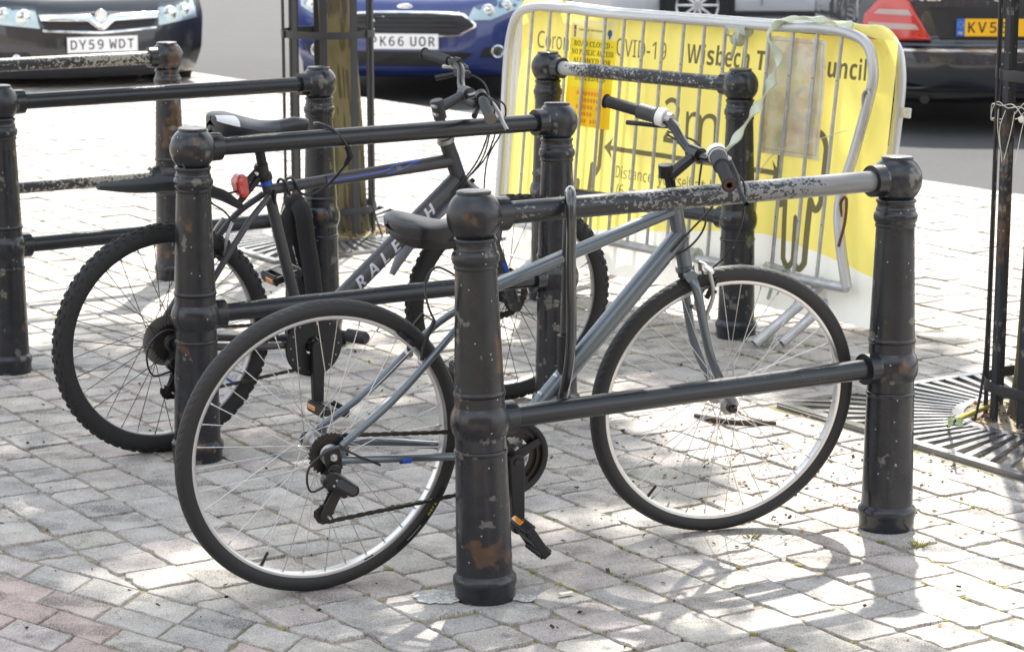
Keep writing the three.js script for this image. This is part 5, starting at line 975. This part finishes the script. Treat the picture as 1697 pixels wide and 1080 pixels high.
function plate(o, cs, y, text, back, zc = 0, euro = false) {
  const t = canvasTex(520, 112, (c) => { c.fillStyle = back; c.fillRect(0, 0, 520, 112); if (euro) { c.fillStyle = '#2f62b8'; c.fillRect(0, 0, 54, 112); c.fillStyle = '#e7d34a'; c.font = 'bold 22px sans-serif'; c.fillText('GB', 11, 98); c.strokeStyle = '#e7d34a'; c.lineWidth = 4; c.setLineDash([4, 7]); c.beginPath(); c.arc(27, 38, 17, 0, 6.3); c.stroke(); c.setLineDash([]); } c.fillStyle = '#15151a'; c.font = 'bold 92px monospace'; const x0 = euro ? 66 : 20, adv = euro ? 70 : 66; let x = x0; for (const ch of text) { if (ch === ' ') { x += 26; continue; } c.save(); c.translate(x, 88); c.scale(0.98, 1); c.fillText(ch, 0, 0); c.restore(); x += adv; } });
  const g = new THREE.BoxGeometry(0.008, 0.111, 0.52), uv = g.attributes.uv, m = [M({ map: t, roughness: 0.35 })];
  const p = P('number_plate', g, [m[0], mat.plastic, mat.plastic, mat.plastic, mat.plastic, mat.plastic], o);
  p.position.set(cs.frontX(y, 0) + 0.02, y, zc); return p;
}
function carWheel(o, x, y, z, r, alloy) {
  const g = sub('wheel', o); g.position.set(x, r, z); const s = Math.sign(z);
  P('tyre', latheZ([[r * 0.62, -0.09], [r * 0.9, -0.1], [r, -0.08], [r, 0.08], [r * 0.9, 0.1], [r * 0.62, 0.09]], 40), mat.tyreCar, g);
  const sp = [latheZ([[r * 0.66, s * 0.095], [r * 0.6, s * 0.09], [r * 0.58, s * 0.04]], 40), new THREE.CylinderGeometry(r * 0.16, r * 0.16, 0.02, 20).rotateX(Math.PI / 2).translate(0, 0, s * 0.085)];
  for (let i = 0; i < 10; i++) { const a = i / 10 * 6.283; sp.push(cyl(V(Math.cos(a) * r * 0.12, Math.sin(a) * r * 0.12, s * 0.082), V(Math.cos(a) * r * 0.62, Math.sin(a) * r * 0.62, s * 0.085), r * 0.055, r * 0.04, 8)); }
  P('wheel_rim', sp, alloy, g); P('brake_drum', new THREE.CylinderGeometry(r * 0.55, r * 0.55, 0.03, 24).rotateX(Math.PI / 2), mat.tyreCar, g);
}
function placeCar(o, pos, heading) { o.position.copy(pos); o.rotation.y = heading; }
const carPaint = (r, g, b) => MP({ color: lin(r, g, b), roughness: 0.4, metalness: 0.1, clearcoat: 1, clearcoatRoughness: 0.03 });
const hatch = { profile: [[-0.25, 0.17], [-0.04, 0.2], [0, 0.34], [-0.005, 0.5], [-0.03, 0.62], [-0.14, 0.76], [-0.5, 0.88], [-0.95, 0.96], [-1.7, 1.4], [-2.3, 1.48], [-3.2, 1.42], [-3.75, 1.0], [-3.9, 0.7], [-3.95, 0.4], [-3.8, 0.2]], width: [[0.15, 0.78], [0.35, 0.85], [0.6, 0.87], [0.9, 0.84], [1.0, 0.8], [1.5, 0.56]] };
function glassFor(o, cs, pts) { for (const [a, b, t0, t1] of pts) { const g = new THREE.BufferGeometry(), pos = [], idx = []; for (let i = 0; i <= 6; i++) for (let j = 0; j <= 8; j++) { const k = i / 6, q = cs.at(a[0] + (b[0] - a[0]) * k, a[1] + (b[1] - a[1]) * k, t0 + (t1 - t0) * j / 8); pos.push(q.x + (a[0] > -2 ? 0.02 : -0.02), q.y + 0.025, q.z); } for (let i = 0; i < 6; i++) for (let j = 0; j < 8; j++) { const u = i * 9 + j, w = u + 9; idx.push(u, u + 1, w, w, u + 1, w + 1); } g.setAttribute('position', new THREE.Float32BufferAttribute(pos, 3)); g.setIndex(idx); g.computeVertexNormals(); P('windscreen', g, mat.darkGlass, o); } }
function sideGlass(o, cs, pts) { for (const s of [-1, 1]) { const sh = new THREE.Shape(pts.map(([x, y]) => new THREE.Vector2(x, y))); let g = new TessellateModifier(0.2, 4).modify(new THREE.ShapeGeometry(sh).toNonIndexed()); const p = g.attributes.position; for (let i = 0; i < p.count; i++) p.setZ(i, s * (cs.hw(p.getY(i)) + 0.004)); g.computeVertexNormals(); P('side_window', g, mat.darkGlass, o); } }
function headlamp(o, cs, pts, lamps, s) {
  const h = sub('headlight', o), m = (q) => q.map(([z, y]) => [s * z, y]);
  P('reflector', patch(cs, s > 0 ? m(pts) : m(pts).reverse(), 0.004, 0.004), M({ color: lin(0.55, 0.56, 0.58), roughness: 0.3, metalness: 0.6 }), h);
  for (const [z, y, r] of lamps) { const x = cs.frontX(y, s * z) + 0.012; P('bulb_bowl', new THREE.SphereGeometry(r, 20, 12).scale(0.35, 1, 1).translate(x, y, s * z), mat.chrome, h); P('bulb_ring', new THREE.TorusGeometry(r, r * 0.14, 8, 28).rotateY(Math.PI / 2).translate(x + 0.006, y, s * z), mat.white, h); }
  P('lens', patch(cs, s > 0 ? m(pts) : m(pts).reverse(), 0.034, 0.002), mat.glass, h);
}
{ // dark car with the V-shaped chrome bar
  const cs = carShape(hatch), o = thing('parked_car', V(0, 0, 0), 'charcoal hatchback with V-shaped chrome grille bar, white plate DY59 WDT', 'car');
  P('body', carBody(cs), carPaint(0.01, 0.011, 0.015), o);
  P('grille', patch(cs, [[-0.44, 0.645], [-0.4, 0.555], [0, 0.53], [0.4, 0.555], [0.44, 0.645], [0, 0.655]], 0.004, 0.01), mat.plastic, o);
  for (const y of [0.565, 0.585]) P('grille_slat', patch(cs, rr(-0.38, y, 0.38, y + 0.006, 0.002), 0.016, 0.004), mat.plastic, o);
  P('chrome_bar', [patch(cs, [[-0.44, 0.645], [-0.43, 0.608], [-0.1, 0.598], [-0.02, 0.535], [0.02, 0.535], [0.1, 0.598], [0.43, 0.608], [0.44, 0.645], [0.07, 0.638], [0.0, 0.575], [-0.07, 0.638]], 0.018, 0.014)], mat.chrome, o);
  P('badge', [new THREE.CylinderGeometry(0.042, 0.045, 0.02, 30).rotateZ(-Math.PI / 2).translate(cs.frontX(0.632, 0) + 0.036, 0.632, 0), new THREE.TorusGeometry(0.04, 0.007, 8, 30).rotateY(Math.PI / 2).translate(cs.frontX(0.632, 0) + 0.046, 0.632, 0)], mat.chrome, o);
  P('chrome_strip', patch(cs, [[-0.42, 0.54], [-0.42, 0.53], [0, 0.505], [0.42, 0.53], [0.42, 0.54], [0, 0.517]], 0.006, 0.008), mat.chrome, o);
  for (const s of [-1, 1]) { headlamp(o, cs, [[0.44, 0.55], [0.8, 0.59], [0.78, 0.72], [0.46, 0.7]], [[0.54, 0.625, 0.055], [0.67, 0.645, 0.048]], s); const f = sub('fog_light', o); P('recess', patch(cs, rr(s * 0.62 - 0.11, 0.29, s * 0.62 + 0.11, 0.38, 0.03), 0.002, 0.004), mat.plastic, f); P('lamp', new THREE.SphereGeometry(0.035, 18, 10).scale(0.4, 1, 1).translate(cs.frontX(0.335, s * 0.6) + 0.012, 0.335, s * 0.6), mat.chrome, f); }
  P('lower_intake', patch(cs, rr(-0.42, 0.22, 0.42, 0.3, 0.02), 0.002, 0.005), mat.plastic, o);
  plate(o, cs, 0.43, 'DY59 WDT', '#e9e9ea');
  for (const s of [-1, 1]) { carWheel(o, -0.82, 0, s * 0.76, 0.3, mat.alloy); carWheel(o, -3.25, 0, s * 0.76, 0.3, mat.alloy); }
  glassFor(o, cs, [[[-1.0, 0.98], [-1.68, 1.38], -0.85, 0.85]]); sideGlass(o, cs, [[-1.4, 1.0], [-1.85, 1.33], [-3.0, 1.33], [-3.3, 1.02]]);
  placeCar(o, Z(168, 68, -17.5).setY(roadY), -Math.PI / 2 + 25 * RAD);
}
{ // blue hatchback
  const cs = carShape({ ...hatch, roundF: 0.36 }), o = thing('parked_car', V(0, 0, 0), 'bright blue hatchback with wide dark grille, white plate PK66 UOR', 'car');
  P('body', carBody(cs), carPaint(0.013, 0.03, 0.155), o);
  const gp = [[-0.42, 0.635], [-0.5, 0.575], [-0.5, 0.555], [-0.4, 0.5], [-0.2, 0.492], [0.2, 0.492], [0.4, 0.5], [0.5, 0.555], [0.5, 0.575], [0.42, 0.635], [0.2, 0.65], [-0.2, 0.65]];
  P('grille_surround', patch(cs, gp.map(([z, y]) => [z * 1.04, 0.572 + (y - 0.572) * 1.14]), 0.004, 0.01), mat.chrome, o);
  P('grille', patch(cs, gp, 0.008, 0.012), mat.plastic, o);
  for (let i = 0; i < 4; i++) P('grille_slat', patch(cs, rr(-0.42 + (i === 0 || i === 3 ? 0.04 : 0), 0.515 + i * 0.034, 0.42 - (i === 0 || i === 3 ? 0.04 : 0), 0.522 + i * 0.034, 0.003), 0.022, 0.004), mat.plastic, o);
  P('lower_intake', patch(cs, [[-0.5, 0.36], [-0.38, 0.27], [0.38, 0.27], [0.5, 0.36], [0.42, 0.375], [-0.42, 0.375]], 0.003, 0.006), mat.plastic, o);
  P('splitter', patch(cs, rr(-0.6, 0.24, 0.6, 0.262, 0.008), 0.01, 0.03), carPaint(0.013, 0.03, 0.155), o);
  for (const s of [-1, 1]) { headlamp(o, cs, [[0.46, 0.6], [0.62, 0.6], [0.82, 0.68], [0.84, 0.78], [0.5, 0.7]], [[0.6, 0.66, 0.045], [0.72, 0.69, 0.04]], s); const f = sub('fog_light', o); P('recess', patch(cs, [[s * 0.55, 0.33], [s * 0.74, 0.33], [s * 0.78, 0.42], [s * 0.58, 0.4]], 0.003, 0.005), mat.plastic, f); P('lamp', [new THREE.SphereGeometry(0.042, 18, 10).scale(0.4, 1, 1).translate(cs.frontX(0.37, s * 0.67) + 0.016, 0.37, s * 0.67)], mat.glass, f); P('lamp_ring', new THREE.TorusGeometry(0.042, 0.008, 8, 26).rotateY(Math.PI / 2 - s * 0.4).translate(cs.frontX(0.37, s * 0.67) + 0.018, 0.37, s * 0.67), mat.chrome, f); }
  P('badge', new THREE.SphereGeometry(0.06, 20, 12).scale(0.2, 0.45, 1).translate(cs.frontX(0.69, 0) + 0.005, 0.69, 0), mat.chrome, o);
  plate(o, cs, 0.45, 'PK66 UOR', '#ececee');
  for (const s of [-1, 1]) { carWheel(o, -0.82, 0, s * 0.76, 0.3, mat.alloy); carWheel(o, -3.25, 0, s * 0.76, 0.3, mat.alloy); }
  glassFor(o, cs, [[[-1.0, 0.98], [-1.68, 1.38], -0.85, 0.85]]); sideGlass(o, cs, [[-1.4, 1.0], [-1.85, 1.33], [-3.0, 1.33], [-3.3, 1.02]]);
  placeCar(o, Z(668, 66, -17.5).setY(roadY), -Math.PI / 2 - 7 * RAD);
}
const saloon = { profile: [[-0.2, 0.2], [-0.03, 0.24], [0, 0.42], [-0.01, 0.56], [-0.075, 0.6], [-0.085, 0.7], [-0.1, 0.9], [-0.16, 1.0], [-0.5, 1.04], [-0.75, 1.06], [-1.35, 1.38], [-2.2, 1.43], [-2.9, 1.34], [-3.5, 0.98], [-4.3, 0.82], [-4.5, 0.55], [-4.45, 0.25], [-4.3, 0.2]], width: [[0.15, 0.78], [0.4, 0.85], [0.6, 0.865], [0.85, 0.85], [1.05, 0.78], [1.45, 0.56]], roundF: 0.3, nose: 0.8 };
{ // dark saloon seen from behind
  const cs = carShape(saloon), o = thing('parked_car', V(0, 0, 0), 'dark navy saloon seen from behind with red triangular lamps and yellow plate', 'car');
  P('body', carBody(cs), carPaint(0.009, 0.012, 0.018), o);
  P('rear_bumper', patch(cs, rr(-0.84, 0.3, 0.84, 0.575, 0.05), 0.004, 0.03), carPaint(0.009, 0.012, 0.02), o);
  P('bumper_strip', patch(cs, rr(-0.8, 0.545, 0.8, 0.562, 0.006), 0.038, 0.006), mat.chrome, o);
  P('lower_valance', patch(cs, rr(-0.7, 0.22, 0.7, 0.3, 0.02), 0.004, 0.012), mat.plastic, o);
  P('plate_recess', patch(cs, [[-0.36, 0.62], [0.36, 0.62], [0.43, 0.82], [-0.43, 0.82]], 0.003, 0.006), mat.plastic, o);
  for (const s of [-1, 1]) {
    const l = sub('tail_light', o), tri = [[0.42, 0.615], [0.845, 0.6], [0.82, 0.76], [0.68, 0.93], [0.6, 0.93]], fl = (q) => (s > 0 ? q : q.map(([z, y]) => [-z, y]).reverse());
    P('lens', patch(cs, fl(tri), 0.004, 0.016), mat.redLens, l);
    P('reversing_panel', patch(cs, fl([[0.49, 0.675], [0.8, 0.68], [0.8, 0.715], [0.515, 0.71]]), 0.022, 0.004), mat.lampClear, l); P('reversing_panel', patch(cs, fl([[0.535, 0.765], [0.77, 0.77], [0.74, 0.8], [0.56, 0.8]]), 0.022, 0.004), mat.lampClear, l);
  }
  P('model_badge', new TextGeometry('C 220', { font, size: 0.036, depth: 0.004, curveSegments: 4 }).scale(1.15, 1, 1).rotateY(Math.PI / 2).translate(cs.frontX(0.86, 0.4) + 0.01, 0.86, 0.5), mat.chrome, o);
  P('emblem', [new THREE.TorusGeometry(0.04, 0.004, 8, 30), ...[0, 1, 2].map((i) => cyl(V(0, 0, 0), V(Math.sin(i * 2.094) * 0.04, Math.cos(i * 2.094) * 0.04, 0), 0.004, 0.002, 6))].map((g) => g.rotateY(Math.PI / 2).translate(cs.frontX(0.9, 0) + 0.012, 0.9, 0)), mat.chrome, o);
  const pl = plate(o, cs, 0.695, 'KV55', '#f0b41c', 0, true); pl.position.x = cs.frontX(0.695, 0) + 0.022;
  P('exhaust', [cyl(V(-0.4, 0.24, 0.45), V(-0.02, 0.24, 0.45), 0.03, 0.03, 14)], mat.steelDark, o);
  for (const s of [-1, 1]) { carWheel(o, -1.0, 0, s * 0.76, 0.31, mat.alloy); carWheel(o, -3.7, 0, s * 0.76, 0.31, mat.alloy); }
  glassFor(o, cs, [[[-0.8, 1.07], [-1.33, 1.36], -0.85, 0.85]]); sideGlass(o, cs, [[-1.0, 1.04], [-1.45, 1.32], [-2.7, 1.32], [-3.3, 1.03]]);
  placeCar(o, Z(1656, 52, -15.4).setY(roadY), -Math.PI / 2 - 3 * RAD);
}
{ // pale car side-on across the road
  const cs = carShape(hatch), o = thing('parked_car', V(0, 0, 0), 'silver white car standing side-on beyond the barrier', 'car');
  P('body', carBody(cs), carPaint(0.6, 0.62, 0.65), o);
  for (const s of [-1, 1]) { for (const x of [-0.82, -3.25]) { carWheel(o, x, 0, s * 0.8, 0.32, mat.alloy); P('wheel_arch', new THREE.CylinderGeometry(0.37, 0.37, 0.02, 30).rotateX(Math.PI / 2).translate(x, 0.33, s * 0.862), mat.tyreCar, o); } P('sill_trim', at(box(2.0, 0.05, 0.02, 0.006), -2.03, 0.24, s * 0.83), mat.plastic, o); P('door_gap', at(box(0.008, 0.6, 0.006), -1.45, 0.62, s * 0.872), mat.plastic, o); }
  glassFor(o, cs, [[[-1.0, 0.98], [-1.68, 1.38], -0.85, 0.85]]); sideGlass(o, cs, [[-1.4, 1.0], [-1.85, 1.33], [-3.0, 1.33], [-3.3, 1.02]]);
  placeCar(o, Z(1010, 25, -24.5).setY(roadY), Math.PI);
}

// ---------------------------------------------------------------- small things on the ground
{
  const rng = (n, f) => { for (let i = 0; i < n; i++) f(i); };
  const scatter = (name, label, cat, geo, m, n, place, tint) => { const im = new THREE.InstancedMesh(geo, m, n), mm = new THREE.Matrix4(), q = new THREE.Quaternion(), c = new THREE.Color(); rng(n, (i) => { const [p, e, s] = place(i); mm.compose(p, q.setFromEuler(e), s); im.setMatrixAt(i, mm); im.setColorAt(i, tint(c)); }); im.name = nm(name); im.receiveShadow = im.castShadow = true; scene.add(im); return tag(im, label, cat, null, 'stuff'); };
  const jointSpot = () => { // a point in a joint of the field: along a course line or a cross joint
    const i = Math.floor(rnd(-22, 40)), w = i * 0.143 + Math.sin(i * 1.7) * 0.006, a = rnd(-5, 5); const p = V(0.2 + U2[0] * a + V2[0] * (w + rnd(-0.006, 0.006)), -0.005, -8.5 + U2[1] * a + V2[1] * w); return p; };
  scatter('moss', 'moss and tiny weeds growing in the paving joints', 'moss', new THREE.IcosahedronGeometry(0.006, 1), mat.moss, 6500, () => { let p; do p = jointSpot(); while (borderSide(p.x, p.z) > 0 || inGrate(p.x, p.z) || kerbSide(p.x, p.z) > -0.2); const cl = fbm((p.x + 9) * 0.11 % 1, (p.z + 30) * 0.11 % 1, 8, 3, 300), s = cl > 0.5 ? rnd(0.5, 1.35) : rnd(0.15, 0.55); return [p.setY(-0.0075 + 0.003 * s), new THREE.Euler(0, rnd(6.28), 0), V(s * rnd(0.8, 1.9), s * 0.7, s)]; }, (c) => { const k = rnd(0.5, 1.2); return c.setRGB(k * rnd(0.8, 1.2), k, k * 0.7); });
  const sc = new THREE.BufferGeometry(); sc.setAttribute('position', new THREE.Float32BufferAttribute([0, 0, 0, 0.012, 0.002, 0.004, 0.008, 0.004, 0.012, -0.004, 0.001, 0.009], 3)); sc.setIndex([0, 2, 1, 0, 3, 2]); sc.computeVertexNormals();
  scatter('leaf_litter', 'small dry leaf scraps and crumbs scattered on the paving', 'litter', sc, mat.dryLeaf, 2300, (i) => { let p; do p = i < 900 ? jointSpot() : i < 1500 ? V(rnd(-2.5, 2.2), 0, rnd(-9.5, -4.9)) : V(0.75 + (rnd() + rnd() - 1) * 0.9, 0, -6.6 + (rnd() + rnd() - 1) * 0.9); while (kerbSide(p.x, p.z) > -0.2); return [p.setY(i < 900 ? -0.004 : 0.003), new THREE.Euler(rnd(-0.5, 0.5), rnd(6.28), rnd(-0.5, 0.5)), V(1, 1, 1).multiplyScalar(rnd(0.25, 1.0))]; }, (c) => { const k = rnd() < 0.55 ? rnd(0.06, 0.3) : rnd(0.5, 1.2); return c.setRGB(k, k * 0.9, k * 0.8); });
  const st = thing('stick', G(1150, 688), 'dark dry stick lying on the paving behind the front wheel', 'stick');
  P('wood', loft([G(1152, 688, 0.008), G(1185, 695, 0.011), G(1225, 700, 0.008), G(1287, 701, 0.008)].map((v) => v.sub(st.position)), [0.006, 0.0095, 0.007, 0.009, 0.005], 8, 0.12), mat.twig, st);
  for (const [px, py, k] of [[727, 992, 0], [868, 994, 1]]) {
    const c = G(px, py), m = thing('mortar_patch', c, ['pale mortar smear left of the rusty post base', 'small pale mortar smear right of the rusty post base'][k], 'mortar');
    const sh = new THREE.Shape(), n = 46; for (let i = 0; i < n; i++) { const a = i / n * 6.283, r = (k ? 0.022 : 0.05) * (0.75 + 0.5 * fbm(i / n, k * 0.3, 6, 3, 500)) * (1 + rnd(-0.14, 0.14)); sh[i ? 'lineTo' : 'moveTo'](Math.cos(a) * r * 1.15, Math.sin(a) * r); } sh.closePath();
    P('smear', planarUV(new THREE.ExtrudeGeometry(sh, { depth: 0.001, bevelEnabled: true, bevelSize: 0.004, bevelThickness: 0.0015, bevelSegments: 2 }).rotateX(-Math.PI / 2).translate(0, 0.0045, 0)), mat.mortar, m);
  }
  const bits = [[1292, 925, 'white paper scrap on the paving by the front wheel shadow'], [938, 988, 'pale wood splinter near the rusty post base'], [1262, 572, 'crumpled clear plastic between the barrier feet']];
  bits.forEach(([px, py, lab], i) => { const c = G(px, py), o = thing(['paper_scrap', 'wood_splinter', 'plastic_scrap'][i], c, lab, 'litter'); const g = i === 2 ? new THREE.IcosahedronGeometry(0.04, 2).scale(1.1, 0.45, 0.8) : box(0.034, 0.006, 0.012); if (i === 2) { const p = g.attributes.position; const seen = new Map(); for (let k = 0; k < p.count; k++) { const key = [p.getX(k), p.getY(k), p.getZ(k)].map((x) => x.toFixed(4)).join(); if (!seen.has(key)) seen.set(key, rnd(0.7, 1.25)); const q = seen.get(key); p.setXYZ(k, p.getX(k) * q, p.getY(k) * q, p.getZ(k) * q); } g.computeVertexNormals(); g.translate(0, 0.018, 0); } else { g.rotateY(i ? 0.5 : -0.9).translate(0, 0.006, 0); } P(i === 2 ? 'film' : 'scrap', g, i === 2 ? mat.foil : i ? mat.string : mat.white, o); });
  // green shoot and lichen-covered branch lying on the right grate
  const br = thing('fallen_branch', G(1572, 705), 'lichen-yellow fallen branch with green shoot on the iron grate', 'branch'), q = (px, py, h) => G(px, py, h).sub(br.position);
  P('stem', loft([q(1572, 706, 0.02), q(1590, 694, 0.03), q(1622, 680, 0.03), q(1655, 668, 0.03)], [0.006, 0.008, 0.007, 0.006], 8, 0.15), M({ color: lin(0.3, 0.26, 0.06), roughness: 1 }), br);
  P('shoot', loft([q(1573, 706, 0.02), q(1578, 700, 0.06), q(1584, 696, 0.13)], [0.004, 0.005, 0.003], 7, 0.1), M({ color: lin(0.12, 0.14, 0.05), roughness: 1 }), br);
  for (let i = 0; i < 6; i++) { const g = leafGeo.clone().scale(0.34, 0.34, 0.34).rotateY(i * 1.3 + 0.4).rotateX(0.2); const p = q(1583, 697, 0.04 + i * 0.017); P('leaf', g.translate(p.x, p.y, p.z), mat.weed, br); }
  const tuft = (px, py, lab, n, h) => { const c = G(px, py), o = thing('weed_tuft', c, lab, 'weed', 'grass tufts in the joints'); const gs = []; rng(n, () => { const a = rnd(6.28), r = rnd(0.02), l = h * rnd(0.5, 1.2), d = rnd(0.3, 1.1); const b = V(Math.cos(a) * r, 0, Math.sin(a) * r), t = b.clone().add(V(Math.cos(a) * l * d, l * 0.6, Math.sin(a) * l * d)); gs.push(cyl(b, t, 0.0016, 0.0006, 4, true)); }); tag(P('blades', gs, M({ color: lin(0.2, 0.2, 0.05), roughness: 1 }), o), null, null, null, 'stuff'); };
  tuft(1525, 905, 'dry grass tuft at the foot of the post beside the front wheel', 26, 0.022); tuft(590, 388, 'grass tuft at the foot of the mossy trunk', 46, 0.09); tuft(1245, 890, 'dry grass tuft in the front wheel shadow', 16, 0.018);
}
scene.traverse((o) => { if (o.isMesh && o !== scene) { o.castShadow = true; o.receiveShadow = true; } });
renderer.render(scene, camera);
